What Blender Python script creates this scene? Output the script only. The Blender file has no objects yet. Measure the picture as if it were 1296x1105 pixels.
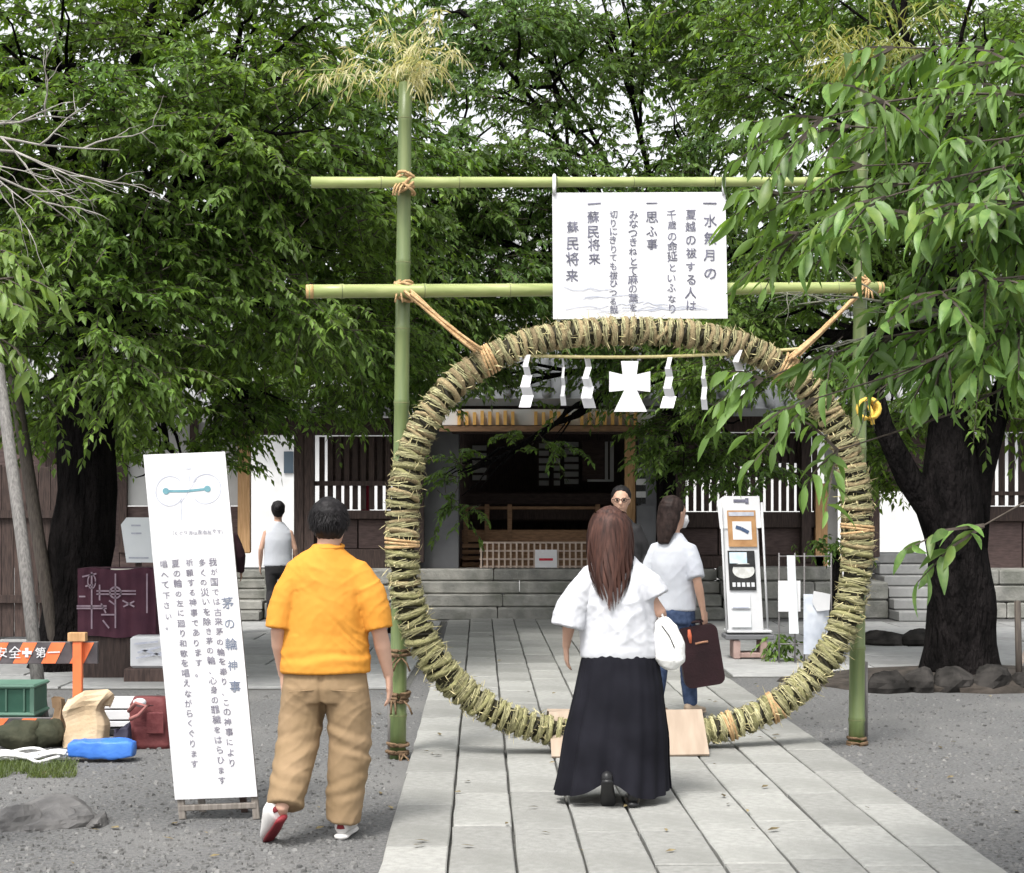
import bpy, bmesh, math, random
import numpy as np
from mathutils import Vector, Matrix, noise, Quaternion
R = math.radians
random.seed(7)
SC = bpy.context.scene
COL = SC.collection
# ------------------------------------------------------------------ camera
F, CX, HZ, CH = 2100.0, 648.0, 640.0, 1.6      # focal length / centre / horizon in photo pixels, eye height
cam_d = bpy.data.cameras.new('camera'); cam = bpy.data.objects.new('camera', cam_d); COL.objects.link(cam)
cam.location = (0, 0, CH); cam.rotation_euler = (R(90), 0, 0)
cam_d.sensor_fit = 'HORIZONTAL'; cam_d.sensor_width = 36; cam_d.lens = 36 * F / 1296
cam_d.shift_y = (HZ - 552.5) / 1296; cam_d.clip_start = 0.1; cam_d.clip_end = 3000
SC.camera = cam
# ------------------------------------------------------------------ sky and sun (bright overcast)
SUN_EL, SUN_AZ = 58, 205       # azimuth clockwise from +Y: behind the camera, a little to the left
w = bpy.data.worlds.new('World'); SC.world = w; w.use_nodes = True
nt = w.node_tree; bg = nt.nodes['Background']
sky = nt.nodes.new('ShaderNodeTexSky'); sky.sky_type = 'NISHITA'; sky.sun_disc = False
sky.sun_elevation = R(SUN_EL); sky.sun_rotation = R(SUN_AZ); sky.air_density = 1.0; sky.dust_density = 4.0; sky.ozone_density = 1.0
hs = nt.nodes.new('ShaderNodeHueSaturation'); hs.inputs['Saturation'].default_value = 0.12
nt.links.new(sky.outputs[0], hs.inputs['Color']); nt.links.new(hs.outputs[0], bg.inputs[0])
bg.inputs[1].default_value = 0.15
sl = bpy.data.lights.new('sun', 'SUN'); sun = bpy.data.objects.new('sun', sl); COL.objects.link(sun)
sl.energy = 1.5; sl.angle = R(14); sl.color = (1, .96, .9)
sun.rotation_euler = (R(90 - SUN_EL), 0, R(-SUN_AZ + 180)); sun.location = (0, -5, 20)
SC.view_settings.view_transform = 'Standard'; SC.view_settings.look = 'None'
SC.view_settings.exposure = 1.07; SC.view_settings.gamma = 1.0; SC.view_settings.use_curve_mapping = False
SC.render.engine = 'CYCLES'
SC.cycles.max_bounces = 6; SC.cycles.diffuse_bounces = 4; SC.cycles.transmission_bounces = 4; SC.cycles.glossy_bounces = 2
SC.cycles.use_denoising = True
# ------------------------------------------------------------------ helpers
def W(px, py, Y): return Vector(((px - CX) / F * Y, Y, CH + (HZ - py) / F * Y))
def G(px, py, z=0.0):
    Y = F * (CH - z) / (py - HZ); return Vector(((px - CX) / F * Y, Y, z))
def tag(o, label=None, cat=None, group=None, kind=None):
    if label: o['label'] = label
    if cat: o['category'] = cat
    if group: o['group'] = group
    if kind: o['kind'] = kind
    return o
def thing(name, label, cat, loc=(0, 0, 0), group=None, kind=None, rz=0):
    o = bpy.data.objects.new(name, None); COL.objects.link(o); o.location = loc; o.rotation_euler = (0, 0, rz)
    o.empty_display_size = .2
    return tag(o, label, cat, group, kind)
def wloc(o):
    v = Vector((0, 0, 0))
    while o is not None: v += o.location; o = o.parent
    return v
def link(name, me, mat=None, parent=None, loc=(0, 0, 0), rot=None):
    o = bpy.data.objects.new(name, me); COL.objects.link(o); o.parent = parent; o.location = loc
    if rot: o.rotation_euler = rot
    if mat is not None and me is not None and not me.materials: me.materials.append(mat)
    return o
def frame(t, hint):
    t = t.normalized(); a = hint - t * hint.dot(t)
    if a.length < 1e-4: a = t.orthogonal()
    a.normalize(); return a, t.cross(a)
class MB:
    """collects shapes; build() links them as one mesh object"""
    def __init__(s): s.v = []; s.f = []; s.sm = []
    def add(s, vs, fs, smooth=False):
        k = len(s.v); s.v += [Vector(v) for v in vs]
        for f in fs: s.f.append(tuple(i + k for i in f)); s.sm.append(smooth)
        return s
    def box(s, c, d, m=None, bev=0.0):
        c = Vector(c); x, y, z = d[0] / 2, d[1] / 2, d[2] / 2
        m = m if m is not None else Matrix.Identity(3)
        if bev <= 0:
            vs = [c + m @ Vector((a * x, b * y, e * z)) for e in (-1, 1) for a, b in ((-1, -1), (1, -1), (1, 1), (-1, 1))]
            fs = [(3, 2, 1, 0), (4, 5, 6, 7), (0, 1, 5, 4), (1, 2, 6, 5), (2, 3, 7, 6), (3, 0, 4, 7)]
            return s.add(vs, fs)
        bv = min(bev, x * .9, y * .9, z * .9); vs = []
        for e, q in ((-1, 0), (-1, 1), (1, 1), (1, 0)):
            zz = e * (z if q == 0 else z - bv); ix, iy = (x - bv, y - bv) if q == 0 else (x, y)
            vs += [c + m @ Vector((a * ix, b * iy, zz)) for a, b in ((-1, -1), (1, -1), (1, 1), (-1, 1))]
        fs = [(3, 2, 1, 0), (12, 13, 14, 15)]
        for r in range(3):
            for i in range(4):
                j = (i + 1) % 4; fs.append((r * 4 + i, r * 4 + j, r * 4 + 4 + j, r * 4 + 4 + i))
        return s.add(vs, fs)
    def beam(s, a, b, wd, th, hint=Vector((0, 0, 1)), bev=0.0):
        a = Vector(a); b = Vector(b); t = (b - a); L = t.length; u, v = frame(t, hint)
        m = Matrix((t.normalized(), v, u)).transposed()
        return s.box((a + b) / 2, (L, wd, th), m, bev)
    def loft(s, secs, n=12, hint=Vector((1, 0, 0)), cap=.3, smooth=True, closed=False):
        """secs: (centre, ra, rb)"""
        C = [Vector(q[0]) for q in secs]; k0 = len(s.v); N = len(secs)
        for i, q in enumerate(secs):
            if closed: t = C[(i + 1) % N] - C[i - 1]
            else: t = C[min(i + 1, N - 1)] - C[max(i - 1, 0)]
            a, b = frame(t, hint)
            for j in range(n):
                th = 2 * math.pi * j / n
                s.v.append(C[i] + a * (q[1] * math.cos(th)) + b * (q[2] * math.sin(th)))
        for i in range(N if closed else N - 1):
            for j in range(n):
                j2 = (j + 1) % n; i2 = (i + 1) % N
                s.f.append((k0 + i * n + j, k0 + i * n + j2, k0 + i2 * n + j2, k0 + i2 * n + j)); s.sm.append(smooth)
        if not closed and cap is not None:
            for e in (0, N - 1):
                t = (C[0] - C[1]) if e == 0 else (C[-1] - C[-2]); t.normalize()
                s.v.append(C[e] + t * (cap * min(secs[e][1], secs[e][2]))); k = len(s.v) - 1
                for j in range(n):
                    p, q = k0 + e * n + j, k0 + e * n + (j + 1) % n
                    s.f.append((q, p, k) if e == 0 else (p, q, k)); s.sm.append(smooth)
        return s
    def tube(s, pts, r, n=8, cap=.2, closed=False):
        rr = r if hasattr(r, '__len__') else [r] * len(pts)
        t = Vector(pts[-1]) - Vector(pts[0]); h = Vector((1, 0, 0)) if abs(t.normalized().x) < .8 else Vector((0, 0, 1))
        return s.loft([(p, q, q) for p, q in zip(pts, rr)], n, h, cap, True, closed)
    def ball(s, c, r, n=10, m=6, disp=0.0, seed=0):
        c = Vector(c); r = Vector((r, r, r)) if not hasattr(r, '__len__') else Vector(r); vs = []; fs = []
        def d(u):
            k = 1 + disp * noise.noise(u * 1.7 + Vector((seed * 3.1, seed, -seed)))
            return c + Vector((u.x * r.x, u.y * r.y, u.z * r.z)) * k
        vs.append(d(Vector((0, 0, -1))))
        for i in range(1, m):
            ph = -math.pi / 2 + math.pi * i / m
            for j in range(n):
                th = 2 * math.pi * j / n
                vs.append(d(Vector((math.cos(ph) * math.cos(th), math.cos(ph) * math.sin(th), math.sin(ph)))))
        vs.append(d(Vector((0, 0, 1)))); e = len(vs) - 1
        for j in range(n):
            fs.append((0, 1 + (j + 1) % n, 1 + j)); b0 = 1 + (m - 2) * n; fs.append((e, b0 + j, b0 + (j + 1) % n))
        for i in range(m - 2):
            for j in range(n):
                a = 1 + i * n + j; b = 1 + i * n + (j + 1) % n; fs.append((a, b, b + n, a + n))
        return s.add(vs, fs, True)
    def rock(s, c, r, n=22, m=14, seed=0, nf=16, rough=.06):
        """faceted stone: a ball cut by random planes"""
        q = random.Random(seed); pl = []
        for _ in range(nf): u = Vector((q.gauss(0, 1), q.gauss(0, 1), q.gauss(0, 1))).normalized(); pl.append((u, q.uniform(.62, .95)))
        t = MB(); t.ball((0, 0, 0), 1, n, m); c = Vector(c)
        for i, v in enumerate(t.v):
            u = v.normalized(); k = min([1.05] + [d / u.dot(p) for p, d in pl if u.dot(p) > .05]); k *= 1 + rough * noise.noise(u * 4 + Vector((seed, 0, 0))) + rough * .6 * noise.noise(u * 11)
            t.v[i] = c + Vector((u.x * r[0], u.y * r[1], u.z * r[2])) * k
        return s.add(t.v, t.f, False)
    def grid(s, fn, nu, nv, smooth=True):
        vs = [fn(i / nu, j / nv) for i in range(nu + 1) for j in range(nv + 1)]
        fs = [(i * (nv + 1) + j, i * (nv + 1) + j + 1, (i + 1) * (nv + 1) + j + 1, (i + 1) * (nv + 1) + j) for i in range(nu) for j in range(nv)]
        return s.add(vs, fs, smooth)
    def mesh(s, name, mat=None, off=Vector((0, 0, 0))):
        me = bpy.data.meshes.new(name); me.from_pydata([tuple(v - off) for v in s.v], [], s.f)
        me.polygons.foreach_set('use_smooth', s.sm); me.update()
        if mat: me.materials.append(mat)
        return me
    def build(s, name, mat, parent=None, kind=None):
        off = wloc(parent) if parent else Vector((0, 0, 0))
        o = link(name, s.mesh(name, mat, off), None, parent)
        if kind: o['kind'] = kind
        return o
    def top(s, name, mat, label, cat, group=None, kind=None):
        """a top-level thing that is one mesh, origin at its base"""
        lo = Vector((min(v.x for v in s.v), min(v.y for v in s.v), min(v.z for v in s.v))); hi = Vector((max(v.x for v in s.v), max(v.y for v in s.v), 0))
        off = Vector(((lo.x + hi.x) / 2, (lo.y + hi.y) / 2, lo.z))
        o = link(name, s.mesh(name, mat, off), None, None, off)
        return tag(o, label, cat, group, kind)
def np_mesh(name, V, Fc, mat, smooth=False):
    """fast mesh from numpy arrays, all faces the same size"""
    me = bpy.data.meshes.new(name); nv = len(V); nf, k = Fc.shape
    me.vertices.add(nv); me.vertices.foreach_set('co', V.astype(np.float32).ravel())
    me.loops.add(nf * k); me.loops.foreach_set('vertex_index', Fc.astype(np.int32).ravel())
    me.polygons.add(nf); me.polygons.foreach_set('loop_start', np.arange(0, nf * k, k, dtype=np.int32))
    me.polygons.foreach_set('use_smooth', np.full(nf, smooth)); me.update(calc_edges=True); me.validate()
    me.materials.append(mat); return me
# ------------------------------------------------------------------ materials
def M(name, c, c2=None, scale=6, rough=.75, bump=0.0, bscale=60, detail=5, rnd=0.0, island=0.0, spec=.3, stretch=(1, 1, 1), lo=.35, hi=.65, metal=0, trans=0.0, sheen=0, dist=.02, transcol=None, c3=None, s3=1.0):
    m = bpy.data.materials.new(name); m.use_nodes = True; t = m.node_tree; N = t.nodes; Lk = t.links; b = N['Principled BSDF']
    b.inputs['Roughness'].default_value = rough; b.inputs['Specular IOR Level'].default_value = spec; b.inputs['Metallic'].default_value = metal
    tc = N.new('ShaderNodeTexCoord'); mp = N.new('ShaderNodeMapping'); mp.inputs['Scale'].default_value = stretch; Lk.new(tc.outputs['Object'], mp.inputs[0])
    out = None
    if c2 is not None:
        nz = N.new('ShaderNodeTexNoise'); nz.inputs['Scale'].default_value = scale; nz.inputs['Detail'].default_value = detail; Lk.new(mp.outputs[0], nz.inputs['Vector'])
        cr = N.new('ShaderNodeValToRGB'); cr.color_ramp.elements[0].position = lo; cr.color_ramp.elements[1].position = hi
        cr.color_ramp.elements[0].color = (*c, 1); cr.color_ramp.elements[1].color = (*c2, 1)
        Lk.new(nz.outputs[0], cr.inputs[0]); out = cr.outputs[0]
        if c3 is not None:
            n3 = N.new('ShaderNodeTexNoise'); n3.inputs['Scale'].default_value = s3; n3.inputs['Detail'].default_value = 4; Lk.new(tc.outputs['Object'], n3.inputs['Vector'])
            r3 = N.new('ShaderNodeValToRGB'); r3.color_ramp.elements[0].position = .5; r3.color_ramp.elements[1].position = .72
            Lk.new(n3.outputs[0], r3.inputs[0])
            x3 = N.new('ShaderNodeMix'); x3.data_type = 'RGBA'; Lk.new(r3.outputs[0], x3.inputs[0]); Lk.new(out, x3.inputs[6]); x3.inputs[7].default_value = (*c3, 1); out = x3.outputs[2]
    else:
        rgb = N.new('ShaderNodeRGB'); rgb.outputs[0].default_value = (*c, 1); out = rgb.outputs[0]
    for amt, src in ((rnd, 'obj'), (island, 'isl')):
        if amt:
            if src == 'obj': nd = N.new('ShaderNodeObjectInfo'); so = nd.outputs['Random']
            else: nd = N.new('ShaderNodeNewGeometry'); so = nd.outputs['Random Per Island']
            mr = N.new('ShaderNodeMapRange'); mr.inputs[3].default_value = 1 - amt; mr.inputs[4].default_value = 1 + amt; Lk.new(so, mr.inputs[0])
            h = N.new('ShaderNodeHueSaturation'); Lk.new(mr.outputs[0], h.inputs['Value']); Lk.new(out, h.inputs['Color']); out = h.outputs[0]
    Lk.new(out, b.inputs['Base Color'])
    if bump:
        nb = N.new('ShaderNodeTexNoise'); nb.inputs['Scale'].default_value = bscale; nb.inputs['Detail'].default_value = 4; Lk.new(mp.outputs[0], nb.inputs['Vector'])
        bp = N.new('ShaderNodeBump'); bp.inputs['Strength'].default_value = bump; bp.inputs['Distance'].default_value = dist; Lk.new(nb.outputs[0], bp.inputs['Height']); Lk.new(bp.outputs[0], b.inputs['Normal'])
    if sheen: b.inputs['Sheen Weight'].default_value = sheen
    if trans:
        tr = N.new('ShaderNodeBsdfTranslucent'); mx = N.new('ShaderNodeMixShader'); mx.inputs[0].default_value = trans
        if transcol:
            hh = N.new('ShaderNodeMix'); hh.data_type = 'RGBA'; hh.blend_type = 'MULTIPLY'; hh.inputs[0].default_value = 1; hh.inputs[7].default_value = (*transcol, 1); Lk.new(out, hh.inputs[6]); Lk.new(hh.outputs[2], tr.inputs[0])
        else: Lk.new(out, tr.inputs[0])
        Lk.new(b.outputs[0], mx.inputs[1]); Lk.new(tr.outputs[0], mx.inputs[2]); Lk.new(mx.outputs[0], N['Material Output'].inputs[0])
    return m
def leafmat(name, c, c2, isl=.45, trans=.42):
    return M(name, c, c2, scale=.9, rough=.5, spec=.4, island=isl, trans=trans, transcol=(1.5, 1.5, .6), detail=3, lo=.3, hi=.7)
m_gravel = M('grey_gravel', (.10, .10, .10), (.18, .18, .178), scale=45, rough=.9, bump=.6, bscale=110, spec=.2, c3=(.19, .188, .182), s3=.7)
m_pebble = M('pebble', (.11, .11, .108), (.19, .187, .18), scale=8, rough=.85, rnd=.1, island=.4)
m_slab = M('granite_slab', (.255, .255, .24), (.315, .315, .297), scale=22, rough=.8, bump=.25, bscale=70, rnd=.16, spec=.25, c3=(.235, .236, .22), s3=1.7)
m_joint = M('joint_earth', (.07, .07, .065), (.12, .12, .11), scale=30, rough=.95)
m_pave = M('pale_paving', (.27, .275, .27), (.34, .34, .335), scale=9, rough=.85, bump=.2, bscale=50, rnd=.12, c3=(.24, .24, .235), s3=1.1)
m_stone = M('weathered_stone', (.19, .19, .175), (.30, .295, .27), scale=5, rough=.9, bump=.5, bscale=25, rnd=.16, c3=(.12, .125, .105), s3=2.2)
m_darkstone = M('dark_stone', (.018, .017, .016), (.05, .046, .043), scale=6, rough=.95, spec=.08, bump=.8, bscale=14, rnd=.25)
m_rock = M('grey_rock', (.08, .078, .078), (.17, .165, .16), scale=5, rough=.9, bump=.8, bscale=12, rnd=.2)
m_wood = M('dark_timber', (.035, .024, .021), (.075, .05, .043), scale=10, rough=.7, bump=.3, bscale=30, rnd=.25, stretch=(6, 6, .6))
m_panel = M('brown_panel', (.06, .04, .038), (.10, .068, .062), scale=8, rough=.7, rnd=.2, stretch=(1, 1, 5))
m_gilt = M('gilt_timber', (.70, .38, .10), (.80, .48, .16), scale=8, rough=.5)
m_orange = M('pale_timber', (.42, .24, .11), (.56, .34, .17), scale=8, rough=.65, stretch=(6, 6, .5), bump=.15)
m_midwood = M('mid_timber', (.20, .115, .065), (.31, .18, .10), scale=8, rough=.65, stretch=(1, 5, 5), rnd=.2)
m_greywall = M('grey_plaster', (.13, .132, .14), (.17, .172, .18), scale=3, rough=.8, bump=.1)
m_plaster = M('white_plaster', (.52, .52, .52), (.62, .62, .61), scale=2, rough=.85)
m_tile = M('roof_tile', (.20, .205, .21), (.31, .315, .32), scale=3, rough=.6, rnd=.2, bump=.2)
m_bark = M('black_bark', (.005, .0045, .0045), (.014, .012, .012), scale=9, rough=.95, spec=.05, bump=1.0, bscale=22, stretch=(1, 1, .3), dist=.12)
m_twig = M('grey_brown_twig', (.045, .035, .028), (.09, .075, .06), scale=12, rough=.85)
m_dead = M('bleached_twig', (.25, .23, .21), (.38, .36, .33), scale=12, rough=.85)
m_branch = M('red_brown_branch', (.16, .085, .05), (.26, .15, .09), scale=14, rough=.7)
m_leafA = leafmat('leaf_cherry', (.075, .145, .028), (.155, .24, .052), isl=.6)
m_leafB = leafmat('leaf_deep', (.062, .125, .028), (.125, .20, .046), isl=.55)
m_leafC = leafmat('leaf_far', (.040, .085, .028), (.080, .13, .040))
m_leafN = leafmat('leaf_near', (.082, .165, .040), (.145, .24, .064), isl=.45)
m_leafNr = M('leaf_near_single', (.082, .165, .040), (.145, .24, .064), scale=3, rough=.45, spec=.45, rnd=.4, trans=.32, transcol=(1.5, 1.5, .6))
m_leafY = leafmat('leaf_young', (.115, .20, .040), (.17, .25, .05), isl=.3)
m_leafYr = M('leaf_young_single', (.115, .20, .040), (.17, .25, .05), scale=3, rough=.45, spec=.45, rnd=.3, trans=.32, transcol=(1.4, 1.4, .6))
m_dryleaf = leafmat('bamboo_leaf_dry', (.40, .36, .20), (.52, .49, .31), isl=.3)
m_grnbleaf = leafmat('bamboo_leaf_fading', (.20, .24, .06), (.33, .31, .10), isl=.3)
m_bamboo = M('bamboo_green', (.105, .15, .055), (.17, .21, .08), scale=3, rough=.4, spec=.5, stretch=(8, 8, .6), rnd=.05)
m_bamboo_l = M('bamboo_bar', (.25, .30, .10), (.36, .40, .16), scale=3, rough=.4, spec=.5, stretch=(.6, 8, 8), rnd=.08)
m_bambnode = M('bamboo_node', (.14, .17, .07), (.24, .25, .12), scale=9, rough=.6)
m_bambcut = M('bamboo_cut_end', (.46, .30, .13), (.56, .38, .18), scale=9, rough=.7)
m_rope = M('straw_rope', (.40, .25, .12), (.56, .38, .20), scale=30, rough=.85, bump=.5, bscale=80)
m_ropeY = M('yellow_rope', (.62, .40, .06), (.72, .50, .10), scale=20, rough=.8)
m_brownrope = M('brown_palm_rope', (.11, .07, .04), (.20, .13, .075), scale=30, rough=.9, bump=.5)
m_cord = M('dark_binding', (.018, .017, .012), (.05, .045, .03), scale=20, rough=.9)
m_paper = M('white_paper', (.66, .66, .675), (.72, .72, .735), scale=3, rough=.8, spec=.12, bump=.35, bscale=5, dist=.03)
m_ink = M('ink', (.10, .10, .13), (.20, .20, .26), scale=30, rough=.8)
m_inklight = M('faded_ink', (.40, .42, .50), (.52, .54, .60), scale=20, rough=.8)
m_teal = M('teal_paint', (.12, .27, .32), (.17, .34, .38), scale=20, rough=.7)
m_black = M('black_plastic', (.015, .015, .016), (.03, .03, .03), scale=20, rough=.5)
m_white = M('white_plastic', (.58, .59, .61), (.66, .66, .67), scale=4, rough=.5)
# ================================================================== ground, path, pavement
def struct(o): o['kind'] = 'structure'; return o
def ground_fn(u, v):
    x = -400 + 800 * u; y = -60 + 900 * v
    return Vector((x, y, 0))
struct(MB().grid(ground_fn, 8, 8, False).build('ground', m_gravel))
PD = -40 / F                                   # the path runs a hair to the left
PX0, PY0, PW = -0.578, 7.22, 2.70
def pathX(Y): return PX0 + PD * (Y - PY0)
path = struct(MB().add([(pathX(3.9), 3.9, .004), (pathX(3.9) + PW, 3.9, .004), (pathX(23.0) + PW, 23.0, .004), (pathX(23.0), 23.0, .004)], [(0, 1, 2, 3)]).build('path', m_joint))
rng = random.Random(3)
slab_cache = {}
def slab_mesh(name, wd, L, th, mat, gap, var):
    key = (name, round(wd, 2), round(L, 2), var)
    if key in slab_cache: return slab_cache[key]
    r = random.Random(hash(key) % 1000); b = MB(); x, y = wd / 2 - gap, L / 2 - gap
    def wob(): return r.uniform(-.004, .004)
    top = []; n = 3
    ring = []
    for i in range(n): ring.append((-x + 2 * x * i / n, -y))
    for i in range(n): ring.append((x, -y + 2 * y * i / n))
    for i in range(n): ring.append((x - 2 * x * i / n, y))
    for i in range(n): ring.append((-x, y - 2 * y * i / n))
    ring = [(a + wob(), c + wob()) for a, c in ring]; k = len(ring); bv = .006
    vs = [(a, c, -th) for a, c in ring] + [(a, c, -bv) for a, c in ring] + [(a * (1 - bv / x), c * (1 - bv / y), r.uniform(-.0012, .0012)) for a, c in ring] + [(0, 0, .0015)]
    fs = []
    for q in range(2):
        for i in range(k): j = (i + 1) % k; fs.append((q * k + i, q * k + j, q * k + k + j, q * k + k + i))
    for i in range(k): fs.append((2 * k + i, 2 * k + (i + 1) % k, 3 * k))
    b.add(vs, fs); me = b.mesh(name, mat); slab_cache[key] = me; return me
NC = 9; cw = PW / NC
ang = -math.atan(PD)
for c in range(NC):
    y = 4.0 + rng.uniform(0, .7)
    while y < 22.95:
        L = rng.choice((.75, .9, 1.05)); L = min(L, 23.0 - y)
        if L < .25: break
        L = round(L, 2)
        me = slab_mesh('paving_slab', cw, L, .05, m_slab, .0065, rng.randrange(3))
        yc = y + L / 2
        o = link('paving_slab', me, None, path, (pathX(yc) + cw * (c + .5), yc, .052 - .015 + rng.uniform(-.003, .003)))
        o.rotation_euler = (rng.uniform(-.004, .004), rng.uniform(-.006, .006), ang)
        y += L
# pale cross pavement in front of the shrine
def quad(x0, x1, y0, y1, z): return MB().add([(x0, y0, z), (x1, y0, z), (x1, y1, z), (x0, y1, z)], [(0, 1, 2, 3)])
for (x0, x1, y0, y1) in ((-8.5, -0.90, 14.4, 22.9), (2.0, 10.0, 15.4, 22.9)):
    pv = struct(quad(x0, x1, y0, y1, .003).build('pavement', m_joint))
    y = y0 + .06; row = 0
    while y < y1 - .3:
        L = 1.02; x = x0 + .05 - (.6 if row % 2 else 0)
        while x < x1 - .1:
            wd = 1.5; a, e = max(x, x0 + .04), min(x + wd, x1 - .04)
            px = CX + F * ((a + e) / 2) / y
            if e - a > .3 and -80 < px < 1380:
                wd2 = round(e - a, 1)
                link('paving_slab', slab_mesh('pavement_slab', wd2, L, .03, m_pave, .012, rng.randrange(3)), None, pv, (a + wd2 / 2, y + L / 2, .022 + rng.uniform(-.003, .003)))
            x += wd
        y += L; row += 1
# pebbles and grit lying on the compacted gravel
rn = np.random.default_rng(5)
def pebbles(n, name):
    cubeV = np.array([(-1, -.8, -.4), (.9, -1, -.4), (1, .9, -.4), (-.8, 1, -.4), (-.6, -.5, .5), (.5, -.7, .6), (.6, .5, .5), (-.5, .6, .6)])
    cubeF = np.array([(4, 5, 6, 7), (0, 1, 5, 4), (1, 2, 6, 5), (2, 3, 7, 6), (3, 0, 4, 7)])
    py = rn.uniform(880, 1120, n * 2); px = rn.uniform(-30, 1330, n * 2); Y = F * CH / (py - HZ); X = (px - CX) / F * Y
    xl = PX0 + PD * (Y - PY0); keep = (X < xl - .05) | (X > xl + PW + .05); X, Y = X[keep][:n], Y[keep][:n]
    n = len(X); s = rn.gamma(2.2, .0022, n).clip(.002, .014)
    a = rn.uniform(0, 6.28, n); ca, sa = np.cos(a), np.sin(a)
    v = cubeV[None] * s[:, None, None] * rn.uniform(.7, 1.3, (n, 8, 3))
    x = v[..., 0] * ca[:, None] - v[..., 1] * sa[:, None] + X[:, None]; y = v[..., 0] * sa[:, None] + v[..., 1] * ca[:, None] + Y[:, None]
    V = np.stack([x, y, v[..., 2] + .3 * s[:, None]], -1).reshape(-1, 3); Fc = (cubeF[None] + (np.arange(n) * 8)[:, None, None]).reshape(-1, 4)
    o = link(name, np_mesh(name, V, Fc, m_pebble)); tag(o, 'loose grey grit and pebbles scattered over the ground beside the path', 'gravel', kind='stuff')
pebbles(12000, 'gravel')
# fallen leaves and litter on the ground
V = []; Fc = []
for i in range(110):
    px = rng.uniform(-20, 1320); py = rng.uniform(790, 1100) if i % 3 else rng.uniform(870, 1100); p = G(px, py)
    p.z = .05 if (pathX(p.y) < p.x < pathX(p.y) + PW) or p.y > 15.5 else .012
    a = rng.uniform(0, 6.28); s = rng.uniform(.015, .04); k = len(V)
    d = Vector((math.cos(a), math.sin(a), .1)) * s; q = Vector((-math.sin(a), math.cos(a), 0)) * s * .45
    V += [p - d, p + q + Vector((0, 0, .006)), p + d, p - q]; Fc.append((k, k + 1, k + 2, k + 3))
o = link('fallen_leaves', np_mesh('fallen_leaves', np.array([tuple(v) for v in V]), np.array(Fc), M('dead_leaf', (.10, .075, .04), (.25, .2, .1), scale=30, island=.5, rough=.8)))
tag(o, 'small dry fallen leaves lying about on path and ground', 'leaves', kind='stuff')
# ================================================================== shrine hall and corridor wings
YB = 24.2
def PZ(py, Y=YB): return CH + (HZ - py) / F * Y
def PXw(px, Y=YB): return (px - CX) / F * Y
def vbox(b, px0, px1, py0, py1, Y0, Y1, bev=.0):
    x0, x1 = PXw(px0), PXw(px1); z0, z1 = PZ(py1), PZ(py0)
    return b.box(((x0 + x1) / 2, (Y0 + Y1) / 2, (z0 + z1) / 2), (x1 - x0, Y1 - Y0, z1 - z0), bev=bev)
def part(nm, mat, par, px0, px1, py0, py1, Y0, Y1, bev=.0): return vbox(MB(), px0, px1, py0, py1, Y0, Y1, bev).build(nm, mat, par)
def stones(par, px0, px1, Y0, courses, z0=0.0, seed=0, nm='stone_block', depth=.9):
    r = random.Random(seed); z = z0
    for h in courses:
        x = PXw(px0)
        while x < PXw(px1) - .05:
            wd = min(r.uniform(.7, 1.5), PXw(px1) - x); wd = wd if PXw(px1) - x - wd > .3 else PXw(px1) - x
            MB().box((x + wd / 2, Y0 + depth / 2 + r.uniform(0, .015), z + h / 2), (wd - .014, depth, h - .012), bev=.02).build(nm, m_stone, par)
            x += wd
        z += h
def steps(par, px0, px1, Yf, n, rise, tread, mat=m_stone, seed=1):
    r = random.Random(seed)
    for i in range(n):
        x = PXw(px0); X1 = PXw(px1); y0 = Yf + i * tread
        while x < X1 - .05:
            wd = min(r.uniform(1.1, 1.7), X1 - x); wd = wd if X1 - x - wd > .4 else X1 - x
            MB().box((x + wd / 2, y0 + .45, (i + .5) * rise), (wd - .012, .9, rise - .008), bev=.015).build('step', mat, par)
            x += wd
def roof(par, px0, px1, Ye, ze, Yr, zr, nm='roof', pitch=.27):
    x0, x1 = PXw(px0), PXw(px1); d = Vector((0, Yr - Ye, zr - ze)); L = d.length; n = Vector((0, -d.z, d.y)).normalized()
    b = MB().beam(Vector(((x0 + x1) / 2, Ye, ze)), Vector(((x0 + x1) / 2, Yr, zr)), x1 - x0, .12, hint=n)
    ro = b.build(nm, m_tile, par)
    x = x0 + .1
    me = MB().loft([((0, 0, 0), .065, .05), (tuple(d), .065, .05)], 8).mesh('tile_row', m_tile)
    while x < x1:
        link('tile_row', me, None, ro, (x - wloc(ro).x, Ye - wloc(ro).y - .03, ze - wloc(ro).z + .085)); x += pitch
    MB().beam((x0 - .1, Yr, zr + .2), (x1 + .1, Yr, zr + .2), .4, .45, bev=.06).build('ridge', m_tile, ro)
    return ro
# ---- main hall
hall = thing('shrine_hall', 'open-fronted wooden shrine hall with offering box on stone steps, seen through the ring', 'shrine', (PXw(690), YB, 0))
steps(hall, 528, 905, 23.15, 4, .172, .26)
FL = .69
MB().box((PXw(700), 27.3, FL - .1), (PXw(905) - PXw(500), 5.4, .19)).build('floor', m_midwood, hall)
part('pillar', m_greywall, hall, 530, 580, 470, 721, 24.3, 24.9, .02)
part('pillar', m_greywall, hall, 812, 852, 470, 721, 24.3, 24.9, .02)
part('post', m_orange, hall, 792, 805, 548, 721, 24.35, 24.5, .01)
part('lintel', m_wood, hall, 572, 860, 538, 549, 24.1, 24.32, .01)
for i in range(24):
    x = 579 + i * 9.7
    if i in (8, 9, 15): continue
    p0, p1 = W(x, 538, 22.75), W(x + 4.2, 520 + (i % 3), 22.75); MB().box(((p0.x + p1.x) / 2, 22.75, (p0.z + p1.z) / 2), (p1.x - p0.x, .09, p1.z - p0.z)).build('eave_peg', m_gilt, hall)
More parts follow.
